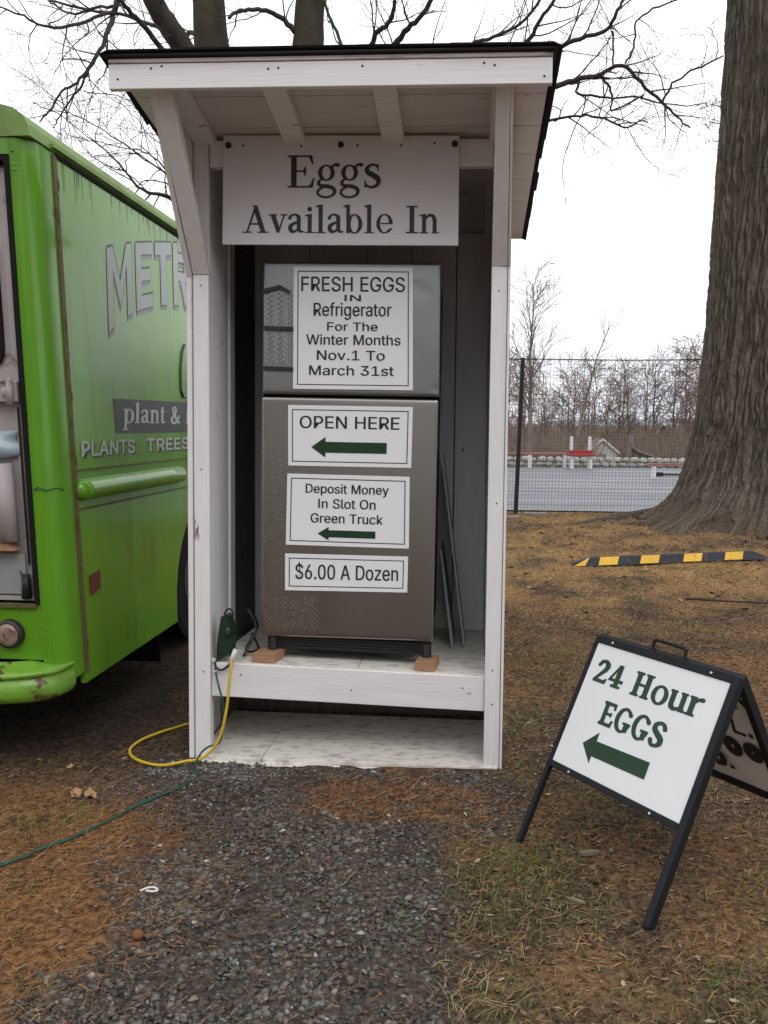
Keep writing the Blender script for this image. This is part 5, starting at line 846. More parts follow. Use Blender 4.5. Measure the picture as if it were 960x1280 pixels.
# ------------------------------------------------------------------ A-frame sign
Ao = Vector((.45935, 2.86768, .63912)); AX = Vector((.59107, -.80662, .00183)); AU = Vector((.37224, .27478, .88653)); AN = Vector((-.71559, -.52332, .46267))
def A(a, b, n=0.0): p = Ao+AX*a+AU*b+AN*n; return (p.x, p.y, p.z)
AW, AH, AL = .5301, .428, .7215
af = thing('sandwich_board', 'black A-frame sandwich board reading 24 Hour EGGS on the grass right of the stand', 'sign', (.62, 2.62, 0))
def abox(F, name, m, bs, parent=None, bevel=.0015):
    mb = MB(F)
    for b in bs: mb.box(*b)
    return mb.build(name, m, parent or af, bevel=bevel)
F1 = lambda a, b, n: A(a, b, n)
abox(F1, 'front_leg', M['frame_black'], [(-.016, -.0005, -AL, .024, -.014, .008)]); abox(F1, 'front_leg', M['frame_black'], [(AW+.0005, AW+.024, -AL, .024, -.022, .008)])
abox(F1, 'frame_bar', M['frame_black'], [(0, AW, .0005, .026, -.020, .008)]); abox(F1, 'frame_bar', M['frame_black'], [(0, AW, -AH-.020, -AH-.0005, -.020, .008)])
pn = abox(F1, 'front_panel', M['sign_white'], [(.0, AW, -AH, 0, -.008, .003)])
for a, b in ((.065, .012), (.46, .012), (.09, -AH-.011), (.43, -AH-.011)):
    mb = MB(F1); mb.tube([(a, b, .0085), (a, b, .010)], .004, 8); mb.build('screw', M['tape'], af)
# px -> panel coordinates solved beforehand
def inkp(rows, G, off=.0038, m='green_ink2'):
    for s, a0, a1, b0, h, sl in rows:
        mb = MB(F1); text(mb, s, G, 1000, a0, a1, b0, h, lambda x, y: (x, y, off), slant=sl); text(mb, s, G, 1000, a0+.0022, a1+.0022, b0+.0008, h, lambda x, y: (x, y, off+.0003), slant=sl); mb.build('lettering', M[m], af)
A_ROWS = [('24', .036, .160, -.130, .080, .0), ('Hour', .200, .470, -.131, .080, .0), ('EGGS', .122, .382, -.257, .080, .0)]
inkp(A_ROWS, HEAVY)
mb = MB(F1); p = [(.097, -.334), (.148, -.281), (.1485, -.311), (.367, -.304), (.368, -.358), (.1495, -.362), (.150, -.386)]
mb.add([(a, b, .0042) for a, b in p], [(0, 1, 6), (2, 3, 4, 5)]); mb.build('arrow', M['green_ink'], af)
HD = (Vector((AU.x, AU.y, 0)).normalized()*sin(radians(30))-Vector((0, 0, 1))*cos(radians(30)))
H0 = Ao+AU*.027+Vector((AU.x, AU.y, 0)).normalized()*.012
RN = AX.cross(HD).normalized()
if RN.dot(AN) < 0: RN = -RN
def F2(a, b, n): p = H0+AX*a+HD*(-b)+RN*n; return (p.x, p.y, p.z)
abox(F2, 'rear_leg', M['frame_black'], [(-.022, -.0005, -.78, -.002, -.01, .02)]); abox(F2, 'rear_leg', M['frame_black'], [(AW+.0005, AW+.024, -.78, -.002, -.01, .02)])
abox(F2, 'frame_bar', M['frame_black'], [(0, AW, -.028, -.003, -.01, .018)]); abox(F2, 'frame_bar', M['frame_black'], [(0, AW, -.518, -.498, -.01, .018)])
abox(F2, 'rear_panel', M['sign_white'], [(0, AW, -.498, -.028, -.006, .004)])
mb = MB(F2); o_ = .0055
def strk(pts, r):
    for (a, b), (c, d) in zip(pts[:-1], pts[1:]):
        l = hypot(c-a, d-b) or 1; e_ = r*.35/l; a, b, c, d = a-(c-a)*e_, b-(d-b)*e_, c+(c-a)*e_, d+(d-b)*e_; nx_, ny_ = -(d-b)/l*r, (c-a)/l*r; global o_; o_ += .00012
        mb.add([(a+nx_, b+ny_, o_), (c+nx_, d+ny_, o_), (c-nx_, d-ny_, o_), (a-nx_, b-ny_, o_)], [(0, 1, 2, 3)])
def ringp(cx, cy, rx_, ry_, r):
    strk([(cx+rx_*cos(2*pi*k/16), cy+ry_*sin(2*pi*k/16)) for k in range(17)], r)
    o0 = 0
strk([(.503, -.092), (.534, -.056)], .007); strk([(.500, -.098), (.530, -.140)], .007); strk([(.478, -.050), (.478, -.145)], .008)
strk([(.447, -.190), (.441, -.257), (.480, -.257)], .0055); strk([(.495, -.251), (.506, -.250)], .006); strk([(.405, -.19), (.38, -.255)], .006)
ringp(.411, -.330, .020, .026, .009); ringp(.488, -.323, .020, .024, .009)
strk([(.335, -.35), (.318, -.352), (.316, -.39), (.34, -.385), (.354, -.405), (.346, -.432), (.318, -.436)], .010); strk([(.374, -.433), (.386, -.432)], .006)
mb.build('lettering', M['black_ink'], af)
mb = MB(F1); pts = [(.218, .026, -.006), (.218, .058, .002), (.226, .064, .002), (.338, .062, .002), (.345, .056, .002), (.345, .026, -.006)]
for p0, p1 in zip(pts[:-1], pts[1:]): mb.tube([p0, p1], .0055, 8)
for a in (.218, .345): mb.tube([(a, .020, -.004), (a, .036, -.004)], .010, 8)
mb.build('handle', M['frame_black'], af)

# ------------------------------------------------------------------ parking stop
ps = Vector((1.055, 8.36, 0)); pe = Vector((3.09, 8.90, 0)); PX = (pe-ps).normalized(); PL = (pe-ps).length; PY = Vector((-PX.y, PX.x, 0))
def Q(a, b, c): p = ps+PX*a+PY*b; return (p.x, p.y, c*.85+.004+.04*a/PL)
kt = thing('parking_stop', 'black rubber parking stop with yellow stripes lying on the dead lawn', 'parking stop', (2.07, 8.6, 0))
prf = [(-.075, 0), (-.030, .094), (-.022, .099), (.022, .099), (.030, .094), (.075, 0)]
mb = MB(Q); vs = []
for a, k, hh in ((0, .9, .25), (.02, .95, .5), (.16, 1, 1), (PL-.16, 1, 1), (PL-.02, .95, .4), (PL, .9, .25)):
    vs += [(a, b*k, -.01+max(c*hh, 0)) for b, c in prf]
fs = [(i*6+j, i*6+(j+1) % 6, (i+1)*6+(j+1) % 6, (i+1)*6+j) for i in range(5) for j in range(6)]+[tuple(range(5, -1, -1)), tuple(30+j for j in range(6))]
mb.add(vs, fs); mb.build('body', M['stop_black'], kt, bevel=.003)
for a in (-.0, .24, .68, 1.145, 1.60):
    if a == 0: q = [(.0, .0), (.0, .0), (.10, 1), (.135, 1)]; q = [(-.02, .05), (.10, .05), (.16, .95), (.15, .95)]
    else: q = [(a, .03), (a+.20, .03), (a+.235, .97), (a+.035, .97)]
    off = .003; mb = MB(Q)
    hh = [1, 1, 1, 1] if a else [.55, .85, 1, 1]
    g = [(x_, -.075+.045*t-off, .000+.094*t*h_+.001) for (x_, t), h_ in zip(q, hh)]
    mb.add(g, [(0, 1, 2, 3)])
    mb.build('yellow_stripe', M['stop_yellow'], kt)

# ------------------------------------------------------------------ trees
def grow(mb, p, d, ln, r, lev, R, P):
    """one branch with its side shoots"""
    seg = P['seg'][lev]; n = max(2, int(ln/seg)); pts = [p.copy()]; q = p.copy(); dd = d.copy()
    for i in range(n):
        dd = (dd+Vector((R.gauss(0, P['wob']), R.gauss(0, P['wob']), R.gauss(0, P['wob'])+P['lift'][lev]))).normalized(); q = q+dd*(ln/n); pts.append(q.copy())
    rs = [max(P['rmin'], r*(1-.75*i/n)) for i in range(n+1)]
    mb.tube(pts, rs, P['sides'][lev], False)
    if lev+1 < len(P['kids']): shoots(mb, pts, rs, ln, lev, R, P)
def shoots(mb, pts, rs, ln, lev, R, P, start=.15):
    k = P['kids'][lev+1]; cnt = int(k*ln+R.random()); n = len(pts)-1
    for j in range(cnt):
        t = start+(1-start)*(j+R.random())/max(cnt, 1); i = min(int(t*n), n-1); f = t*n-i; b = pts[i].lerp(pts[i+1], f)
        ax = (pts[i+1]-pts[i]).normalized(); o = ax.orthogonal().normalized(); a = R.uniform(0, 2*pi); o = Matrix.Rotation(a, 3, ax) @ o
        an = R.uniform(*P['ang']); dd = (ax*cos(an)+o*sin(an)).normalized()
        l = P['len'][lev+1]*R.uniform(.5, 1.25)*(1-.45*t); rr = min(rs[i]*.6, P['rad'][lev+1])
        grow(mb, b, dd, l, max(rr, P['rmin']), lev+1, R, P)
import json
LIMBS = json.loads('''{"trunkA":[[-3.23,10.5,5.74,0.2331],[-3.25,10.5,6.3,0.2027],[-3.32,10.6,7.0,0.1842],[-3.41,10.7,8.18,0.1549],[-3.24,10.6,9.36,0.1125]],"limbA1":[[-3.36,10.4,5.61,0.1506],[-3.47,10.2,5.83,0.1378],[-3.59,10.0,6.04,0.1255],[-3.7,9.8,6.26,0.1135],[-3.82,9.6,6.68,0.0927],[-3.91,9.2,7.12,0.0622]],"limbA2":[[-3.4,10.1,5.58,0.0682],[-3.59,9.8,5.7,0.0568],[-3.69,9.5,5.82,0.0504],[-3.72,9.2,5.84,0.0444],[-3.77,9.0,5.88,0.0391],[-3.83,8.8,6.02,0.034]],"limbA3":[[-3.29,10.4,6.02,0.0602],[-3.62,10.9,6.4,0.0526],[-3.88,11.2,6.49,0.0486],[-4.71,11.5,6.92,0.0389],[-5.2,11.6,7.04,0.0336],[-5.99,11.8,7.33,0.0228]],"hangA":[[-3.84,9.2,6.31,0.0577],[-3.85,9.1,5.93,0.0527],[-3.86,9.0,5.71,0.0521],[-3.89,8.9,5.48,0.043],[-3.91,8.8,5.3,0.034],[-3.99,8.7,5.08,0.0336],[-4.09,8.6,4.9,0.0249],[-4.2,8.5,4.77,0.0205],[-4.34,8.5,4.58,0.0164],[-4.45,8.5,4.48,0.0123]],"hangA2":[[-3.89,8.8,5.31,0.0255],[-4.08,8.9,5.17,0.0215],[-4.2,9.0,5.05,0.0217],[-4.4,9.1,4.92,0.0176],[-4.56,9.1,4.71,0.0132],[-4.62,9.1,4.63,0.0088]],"longA":[[-3.84,9.0,5.76,0.0347],[-3.97,8.8,5.62,0.0297],[-4.05,8.5,5.41,0.0287],[-4.17,8.2,5.26,0.0237],[-4.26,8.0,5.25,0.0193],[-4.36,7.8,5.24,0.0151],[-4.55,7.6,5.21,0.011]],"longA2":[[-3.89,9.2,5.92,0.0311],[-4.22,9.4,6.01,0.0272],[-4.55,9.6,6.05,0.0232],[-4.83,9.8,6.21,0.0189],[-5.08,10.0,6.42,0.0145],[-5.27,10.0,6.52,0.0145]],"lowA":[[-3.21,10.0,3.6,0.0483],[-3.37,9.8,3.91,0.0426],[-3.55,9.6,4.02,0.0417],[-3.62,9.3,3.98,0.0314],[-3.66,9.0,4.0,0.0217],[-3.77,8.7,4.18,0.0168],[-3.89,8.4,4.29,0.0081],[-4.12,8.2,4.45,0.0079],[-4.26,8.0,4.48,0.0077]],"lowA2":[[-3.29,9.8,3.84,0.0284],[-3.56,9.9,4.28,0.0239],[-3.84,10.0,4.5,0.0193],[-4.27,10.1,4.8,0.0146],[-4.72,10.2,5.09,0.0098],[-4.97,10.2,5.21,0.0098],[-5.22,10.2,5.4,0.0098]],"lowA3":[[-3.22,9.6,3.83,0.0232],[-3.4,9.2,4.21,0.0178],[-3.54,9.0,4.32,0.013],[-3.77,8.9,4.34,0.0086],[-3.99,8.8,4.38,0.0085],[-4.21,8.7,4.39,0.0084]],"lowA4":[[-3.11,9.4,3.91,0.0227],[-3.3,9.2,4.37,0.0178],[-3.44,9.1,4.6,0.0132],[-3.62,9.0,4.82,0.0087],[-3.88,9.0,4.92,0.0087],[-4.15,9.0,4.95,0.0087]],"trunkB":[[-1.94,10.0,5.49,0.1931],[-1.92,10.0,6.02,0.1737],[-1.88,10.0,6.63,0.1593],[-1.84,10.0,7.65,0.1351],[-1.91,10.0,8.83,0.0965]],"limbB0":[[-2.0,10.0,5.84,0.0676],[-2.11,9.9,5.94,0.0573],[-2.26,9.8,6.04,0.0473],[-2.45,9.7,6.06,0.0421],[-2.63,9.6,6.0,0.0371],[-2.73,9.5,5.89,0.0321]],"limbB1":[[-1.78,9.7,5.34,0.0749],[-1.42,9.4,5.43,0.059],[-1.11,9.2,5.39,0.0488],[-1.04,9.1,5.48,0.0483],[-0.9,9.0,5.52,0.0434],[-0.83,8.9,5.63,0.0344],[-0.78,8.7,5.83,0.0252]],"limbB2":[[-1.09,9.6,5.13,0.0834],[-0.91,9.4,5.41,0.0635],[-0.74,9.2,5.51,0.0533],[-0.58,9.0,5.57,0.0434],[-0.44,8.9,5.7,0.0387],[-0.28,8.7,5.95,0.0294]],"limbB3":[[-0.82,9.6,5.39,0.0371],[-0.47,9.5,5.43,0.0367],[-0.16,9.3,5.38,0.0359],[0.05,9.2,5.4,0.0355],[0.18,9.1,5.39,0.0307],[0.45,9.0,5.46,0.0261],[0.65,8.9,5.64,0.0258],[0.74,8.8,5.81,0.0212]],"limbB4":[[-0.29,9.6,5.01,0.0741],[0.06,9.5,5.17,0.0642],[0.56,9.3,5.26,0.0494],[0.83,9.2,5.29,0.0444],[1.07,9.1,5.34,0.0395],[1.31,9.0,5.37,0.0347],[1.39,8.9,5.47,0.0301],[1.47,8.9,5.62,0.0258],[1.56,8.8,5.92,0.0212]],"limbB5":[[-0.2,9.8,4.83,0.0757],[0.41,9.5,4.92,0.0642],[0.85,9.3,4.96,0.0539],[1.09,9.2,4.98,0.0488],[1.28,9.1,4.98,0.0395],[1.47,9.0,5.03,0.0347],[1.67,9.0,4.85,0.0304],[1.91,9.1,4.69,0.0264],[2.09,9.2,4.58,0.0178],[2.24,9.3,4.5,0.0135]],"limbB6":[[0.43,9.8,4.64,0.0378],[0.84,9.5,4.69,0.0275],[1.07,9.3,4.65,0.0224],[1.3,9.3,4.64,0.0224],[1.57,9.3,4.52,0.018],[1.73,9.3,4.58,0.0135],[1.83,9.3,4.57,0.009]],"limbB7":[[1.08,9.2,4.97,0.0266],[1.07,9.2,4.83,0.0222],[1.27,9.3,4.85,0.0224],[1.46,9.4,4.86,0.0181],[1.74,9.4,4.85,0.0181],[2.02,9.5,4.82,0.0138],[2.46,9.6,4.83,0.0093]],"limbB8":[[1.91,9.1,4.69,0.022],[1.99,9.1,4.84,0.022],[2.13,9.1,4.96,0.0176],[2.34,9.1,5.05,0.0176],[2.5,9.1,5.12,0.0132]],"limbB9":[[1.3,9.1,4.96,0.022],[1.4,9.2,4.89,0.0222],[1.43,9.2,4.77,0.0178],[1.43,9.2,4.66,0.0178],[1.68,9.3,4.8,0.018],[1.76,9.3,4.84,0.009]],"limbB10":[[1.39,9.0,5.01,0.0174],[1.39,9.0,5.2,0.0174],[1.38,9.0,5.36,0.0174]],"limbB11":[[1.52,9.0,5.05,0.0174],[1.58,9.0,5.17,0.0174],[1.6,9.0,5.26,0.0174],[1.61,9.0,5.43,0.0174],[1.76,9.0,5.55,0.0174],[2.03,9.0,5.63,0.013]],"limbB12":[[-1.49,9.9,5.61,0.0334],[-1.6,10.0,5.92,0.0338],[-1.72,10.0,6.18,0.029],[-1.79,10.0,6.54,0.0241]],"limbB13":[[0.41,9.7,5.37,0.0468],[0.57,9.6,5.55,0.0417],[0.66,9.5,5.68,0.0367],[0.8,9.4,5.83,0.0318],[0.91,9.3,5.98,0.0269]]}''')
def limb(mb, key, P, R, sides=8, sub=True, lev=0, start=.12):
    th_ = 1 if key in ('trunkA', 'trunkB', 'limbA1') else .56
    raw = [p[:3]+[p[3]*th_] for p in LIMBS[key]]; P4 = [Vector(p[:3]) for p in raw]; pts = spline(P4, 4); r = []
    for i in range(len(raw)-1):
        for k in range(4): r.append(raw[i][3]+(raw[i+1][3]-raw[i][3])*k/4)
    r.append(raw[-1][3])
    pts = [p+Vector((R.gauss(0, .006), R.gauss(0, .006), R.gauss(0, .006))) for p in pts]
    mb.tube(pts, r, sides, False)
    if sub: shoots(mb, pts, r, sum((a-b).length for a, b in zip(pts[:-1], pts[1:])), lev, R, P, start)
def near_tree(name, label, trunk, limbs, base, seed, PP):
    R = random.Random(seed); t = thing(name, label, 'tree', base)
    mb = MB(); limb(mb, trunk, PP, R, 20, False)
    top = Vector(LIMBS[trunk][0][:3]); mb.tube([Vector(base)+Vector((0, 0, -.2)), Vector(base)+Vector((0, 0, .3)), top+Vector((0, 0, .02))], [.42, .30, LIMBS[trunk][0][3]], 20, False)
    mb.build('trunk', M['branch2'], t, smooth=True)
    for k, dens in limbs:
        mb = MB(); Pk = dict(PP); Pk['kids'] = [0, PP['kids'][1]*dens]+PP['kids'][2:]; limb(mb, k, Pk, R)
        mb.build('limb', M['branch'], t, smooth=True)
    mb = MB(); e = [Vector(p[:3]) for p in LIMBS[trunk]]
    shoots(mb, e[2:], [p[3]*.5 for p in LIMBS[trunk]][2:], 9, 0, R, {**PP, 'kids': [0, 1.5, 3.4, 3.0], 'len': [0, 2.4, .9, .4], 'rad': [0, .04, .012, .005], 'seg': [.3, .25, .12, .1], 'sides': [8, 6, 4, 3], 'lift': [0, .02, .02, 0]}, 0)
    mb.build('crown', M['branch'], t)
    return t
PN = dict(kids=[0, 4.6, 4.6, 4.2], len=[0, 1.05, .50, .22], rad=[0, .009, .0048, .003], rmin=.0020, seg=[.2, .09, .06, .05], sides=[8, 4, 3, 3], wob=.17, lift=[0, .02, .02, 0], ang=(.45, 1.15))
near_tree('bare_tree', 'bare tree with a thick straight trunk behind the left half of the stand roof', 'trunkA', [('limbA1', .8), ('limbA2', 1), ('limbA3', 1), ('hangA', 1.2), ('hangA2', 1.2), ('longA', 1.1), ('longA2', 1), ('lowA', 1.5), ('lowA2', 1.5), ('lowA3', 1.6), ('lowA4', 1.3)], (-3.25, 10.55, 0), 5, PN)
near_tree('bare_tree', 'bare tree rising behind the middle of the stand roof, limbs spread to the right', 'trunkB', [('limbB0', 1), ('limbB1', .9), ('limbB2', .9), ('limbB3', 1.1), ('limbB4', 1), ('limbB5', 1), ('limbB6', 1.4), ('limbB7', 1.2), ('limbB8', 1), ('limbB9', 1), ('limbB10', 1), ('limbB11', 1), ('limbB12', 1), ('limbB13', 1.2)], (-1.93, 10.05, 0), 6, PN)

# big oak trunk with bark relief
thd = np.concatenate([np.linspace(.72*pi, 1.95*pi, 900, endpoint=False), np.linspace(1.95*pi, 2.72*pi, 120, endpoint=False)]); nth, nzz = len(thd), 560; zz = np.concatenate([np.linspace(-.15, 2.5, 230), np.linspace(2.5, 9.5, 281)[1:]]); th = thd % (2*pi); th = np.where(thd >= 2*pi, thd-2*pi, thd)
TH, ZZ = np.meshgrid(th, zz)
RR = .83+.26*np.exp(-np.maximum(ZZ, 0)/6)+.28*np.exp(-np.maximum(ZZ, 0)/1.0)
lobe = 1+.35*np.cos(TH*3+.5)+.45*np.cos(TH-pi*1.02)+.22*np.cos(5*TH+1.9)
RR = RR+np.exp(-np.maximum(ZZ, -.1)/.28)*.36*np.clip(lobe, .15, 2)+.05*np.cos(3*TH+.5)*np.exp(-ZZ/2)+.03*np.cos(7*TH+ZZ*.3)
U_ = TH*.85; Uw = U_+.10*(vn(TH*3, ZZ*1.2, 3)-.5)
def per(u, f, z, s):   # noise periodic in angle
    m = int(2*pi*f); a = TH/(2*pi)*m+(u-U_)*f; return a, z
def rid(freq, zf, seed):
    a = (TH/(2*pi)*freq)+2.4*(vn(np.cos(TH)*5+9, ZZ*1.3+np.sin(TH)*5, seed)-.5)+1.8*(vn(np.cos(TH)*14+29, ZZ*6+np.sin(TH)*14, seed+5)-.5)
    w = np.where(TH > 2*pi*.97, 1, 0)
    v = vn(a, ZZ*zf, seed); return 1-np.abs(2*v-1)
b1 = rid(210, 2.0, 11); b2 = rid(430, 5.0, 12); b3 = vn(TH*60, ZZ*30, 13)
groove = np.clip((b1-.45)*2.4, 0, 1)*.8+np.clip(b2-.4, 0, 1)*.6
RR = RR+.30*(fbm(np.cos(TH)*4+9, ZZ*3+np.sin(TH)*4, 19)-.45)*np.exp(-np.maximum(ZZ, 0)/.5)
RR = RR+(.22*np.clip(vn(np.cos(TH)*9+3, ZZ*7+np.sin(TH)*9, 23)-.35, 0, 1)-.10*np.clip(vn(np.cos(TH)*16+3, ZZ*11+np.sin(TH)*16, 24)-.5, 0, 1))*np.exp(-np.maximum(ZZ-.05, 0)/.25)-.036*groove+.012*b3*1.0+.02*vn(TH*10, ZZ*4, 15)
cxo = OAK[0]+.012*np.sin(ZZ*.8); Xo = cxo+RR*np.cos(TH); Yo = OAK[1]+RR*np.sin(TH); Zo = ZZ+.10
lich = np.clip((fbm(TH*3, ZZ*.9, 17)-.52)*5, 0, 1); bc = np.stack([np.full_like(RR, .172), np.full_like(RR, .145), np.full_like(RR, .120)], -1)
bc = lerp(bc, np.array([.105, .110, .085]), lich*.8); bc = lerp(bc, np.array([.19, .165, .14]), np.clip(b3-.35, 0, 1)*.8*(1-groove)); bc = lerp(bc, np.array([.17, .10, .055]), np.clip((vn(TH*22, ZZ*12, 27)-.25)*2.2, 0, 1)*np.exp(-np.maximum(ZZ-.08, 0)/.16)*.8); bc = lerp(bc, np.array([.06, .045, .037]), np.clip(groove*.8, 0, .55))  # last blend paints crevice shade into the groove colour
ids = np.arange(TH.size).reshape(TH.shape); i2 = np.roll(ids, -1, 1); Ft = np.stack([ids[:-1], i2[:-1], i2[1:], ids[1:]], -1).reshape(-1, 4)
oak = thing('oak_tree', 'massive oak trunk with deeply furrowed grey-brown bark and flared roots at the right edge', 'tree', (OAK[0], OAK[1], 0))
o = np_mesh('trunk', np.stack([Xo, Yo, Zo], -1).reshape(-1, 3), Ft, M['bark'], np.clip(bc, 0, 1).reshape(-1, 3), True, loc=(OAK[0], OAK[1], 0)); o.parent = oak; o.location = (0, 0, 0)
R = random.Random(12)
for i, (a, l_) in enumerate(((2.6, 1.5), (3.5, 1.3), (4.25, 1.1), (5.0, 1.3), (3.05, 1.9))):
    mb = MB(); pts = []; 
    for k in range(9):
        t = k/8; aa = a+.25*sin(3*t+i); rr_ = .85+l_*t; x = OAK[0]+rr_*cos(aa); y = OAK[1]+rr_*sin(aa); pts.append((x+R.gauss(0, .02), y+R.gauss(0, .02), float(ground_z(x, y))+.10*(1-t)**1.2-.02))
    mb.tube(pts, [.15*(1-.8*k/8)+R.uniform(-.012, .012) for k in range(9)], 12, True); mb.build('root', M['bark'], oak, smooth=True).data.color_attributes.new('Col', 'FLOAT_COLOR', 'POINT').data.foreach_set('color', [.12, .10, .085, 1]*(9*12))
mb = MB(); PO = dict(PN); PO.update(kids=[0, 1.4, 3.2, 3.5], len=[0, 2.2, .8, .3], rad=[0, .08, .02, .006], seg=[.5, .3, .15, .1], sides=[10, 6, 4, 3], lift=[0, .03, .02, 0], rmin=.003)
for a in (.4, 1.9, 3.6, 5.2): grow(mb, Vector((OAK[0]+.3, OAK[1], 9.0)), Vector((cos(a)*.8, sin(a)*.8, .9)).normalized(), 5.5, .30, 0, R, PO)
mb.build('crown', M['branch'], oak)
mb = MB(); P0 = Vector((3.75, 11.0, 4.62))
for k, (dx, dz, l_) in enumerate(((-.55, .03, .75), (-.5, -.12, .5), (.8, .03, 1.1))): grow(mb, P0, Vector((dx, -.15, dz)).normalized(), l_, .008, 1, R, {**PN, 'kids': [0, 4, 5, 0], 'len': [0, .4, .2]})
mb.build('water_sprout', M['branch'], oak)
# evergreen sprays beyond the oak
pt = thing('pine_tree', 'pine standing behind the oak, only a green tuft of needles showing at its left', 'tree', (5.6, 16.5, 0)); mb = MB(); mb.tube([(5.6, 16.5, -.2), (5.6, 16.5, 9.5)], [.22, .08], 10); mb.build('trunk', M['branch'], pt)
mb = MB(); R = random.Random(5)
for (x, y, z, n_) in [(4.27, 16.2, 7.21, 40), (4.25, 16.2, 6.91, 34), (4.34, 16.3, 6.61, 20), (5.5, 16.4, 8.6, 60), (6.2, 16.5, 8.0, 60), (5.3, 16.6, 7.6, 60), (5.9, 16.3, 7.0, 60)]:
    mb.tube([(5.6, 16.5, z-.2), (x, y, z)], [.02, .008], 4)
    for k in range(n_*3):
        a = Vector((R.gauss(0, 1), R.gauss(0, 1), R.gauss(0, 1))).normalized(); c = Vector((x+R.gauss(0, .13), y+R.gauss(0, .13), z+R.gauss(0, .10))); w = a.orthogonal().normalized()*.008; e = c+a*R.uniform(.08, .18)
        mb.add([tuple(c-w), tuple(c+w), tuple(e)], [(0, 1, 2)])
mb.build('crown', mat('pine_green', (.045, .085, .035), .7, var=.3), pt)

# ------------------------------------------------------------------ black deer fence
fe = thing('wire_fence', 'tall black netting fence on a thin dark post between the lawn and the parking lot', 'fence', (2.6, 13.35, 0))
FY = lambda x: 13.35+.03*(x-.7)
for x in (-4.4, .74, 5.7, 10.6):
    mb = MB(); mb.tube([(x+.02, FY(x), -.1), (x+.085, FY(x), 2.46)], .035, 8); mb.build('post', M['fence_metal'], fe)
mb = MB(); w = .0017
x = -4.4
tz = lambda x: 2.44-.05*abs(sin((x-.74)*pi/5))+.012*x
while x < 10.6:
    if x > .2:
        j = .006*sin(x*5); y = FY(x); mb.add([(x-w+j, y, .03), (x+w+j, y, .03), (x+w+.05, y, tz(x)), (x-w+.05, y, tz(x))], [(0, 1, 2, 3)])
    x += .052
for k in range(46):
    z = .04+k*.052; n = 40
    for i in range(n):
        a = .2+i*10.4/n; b = .2+(i+1)*10.4/n; f_ = lambda x: z/2.40*tz(x)
        mb.add([(a, FY(a)+.002, f_(a)-w*.8), (b, FY(b)+.002, f_(b)-w*.8), (b, FY(b)+.002, f_(b)+w*.8), (a, FY(a)+.002, f_(a)+w*.8)], [(0, 1, 2, 3)])
stuff(mb.build('netting', M['fence_wire'], fe))
mb = MB(); mb.tube([(a_, FY(a_), tz(a_)) for a_ in [-4.4+i*.5 for i in range(31)]], .009, 5); mb.build('top_wire', M['fence_metal'], fe)

# ------------------------------------------------------------------ across the lot
wall = thing('stone_wall', 'low wall of pale boulders along the far edge of the parking lot', 'wall', (5, 29.5, 0))
R = random.Random(3); var_ = []
for k in range(5):
    mb = MB(); mb.blob((0, 0, 0), (.15, .14, .10), 8, 5, .18, k); o = mb.build('stone', M['pale_stone'], wall, loc=(0, 0, 0), smooth=False); var_.append(o.data); bpy.data.objects.remove(o)
    mb = MB(); mb.blob((0, 0, 0), (.17, .15, .10), 8, 5, .2, k+30); o = mb.build('stone', M['grey_stone'], wall, loc=(0, 0, 0)); var_.append(o.data); bpy.data.objects.remove(o)
def put(name, me, parent, loc, rot, sc=1):
    o = bpy.data.objects.new(name, me); C.objects.link(o); o.parent = parent; pl = wl(parent) if parent else (0, 0, 0); o.location = (loc[0]-pl[0], loc[1]-pl[1], loc[2]-pl[2]); o.rotation_euler = rot; o.scale = (sc,)*3 if not hasattr(sc, '__len__') else sc; return o
x = .6
while x < 13:
    put('stone', var_[2*R.randrange(5)], wall, (x, 29.45+R.uniform(-.03, .03), .25+R.uniform(-.015, .02)), (0, 0, R.uniform(0, 6)), R.uniform(.85, 1.15)); x += R.uniform(.24, .31)
x = .6
while x < 13:
    put('stone', var_[2*R.randrange(5)+1], wall, (x, 29.35+R.uniform(-.03, .03), .08), (0, 0, R.uniform(0, 6)), (1.15, 1, 1.0)); x += R.uniform(.28, .34)
def rail(label, x0, x1, y, z, posts, m, h=.05, grp='red topped barriers across the lot'):
    t = thing('rail_barrier', label, 'barrier', ((x0+x1)/2, y, 0), grp)
    for px in posts: mb = MB(); mb.box(px-.055, px+.055, y-.05, y+.05, -.05, z-h/2-.002); mb.build('post', M['white_post'], t, bevel=.006)
    mb = MB(); mb.box(x0, x1, y-.07, y+.07, z-h/2, z+h/2); mb.build('rail', m, t, bevel=.006); return t
rail('long low rail on white posts at the far left of the lot', .3, 3.28, 28.4, .50, (.8, 2.06, 3.22), M['red_faded'], .07)
rail('low faded red rail nearest the oak in the lot', 4.85, 8.4, 23.2, .385, (5.02, 6.7, 8.2), M['red_faded'], .06)
t = thing('rail_barrier', 'bright red bench between two tall white posts across the lot', 'barrier', (3.7, 28.2, 0), 'red topped barriers across the lot')
for px in (3.42, 4.02): mb = MB(); mb.box(px-.05, px+.05, 28.28, 28.38, -.05, 1.07); mb.build('tall_post', M['white_post'], t, bevel=.01)
for px in (3.42, 4.02): mb = MB(); mb.box(px-.05, px+.05, 27.95, 28.05, -.05, .44); mb.build('leg', M['white_post'], t, bevel=.006)
mb = MB(); mb.box(3.32, 4.14, 27.85, 28.27, .445, .50); mb.build('seat', M['red_wood'], t); mb = MB(); mb.box(3.34, 4.12, 28.24, 28.275, .505, .62); mb.build('backrest', M['red_wood'], t)
mb = MB(); mb.tube([(5.35, 24.3, .06), (6.4, 24.4, .05)], .03, 6); mb.box(5.25, 5.5, 24.2, 24.4, .01, .12)
tag(mb.build('black_pipe', M['fence_metal']), 'black pipe lying on the lot surface left of the oak', 'pipe')
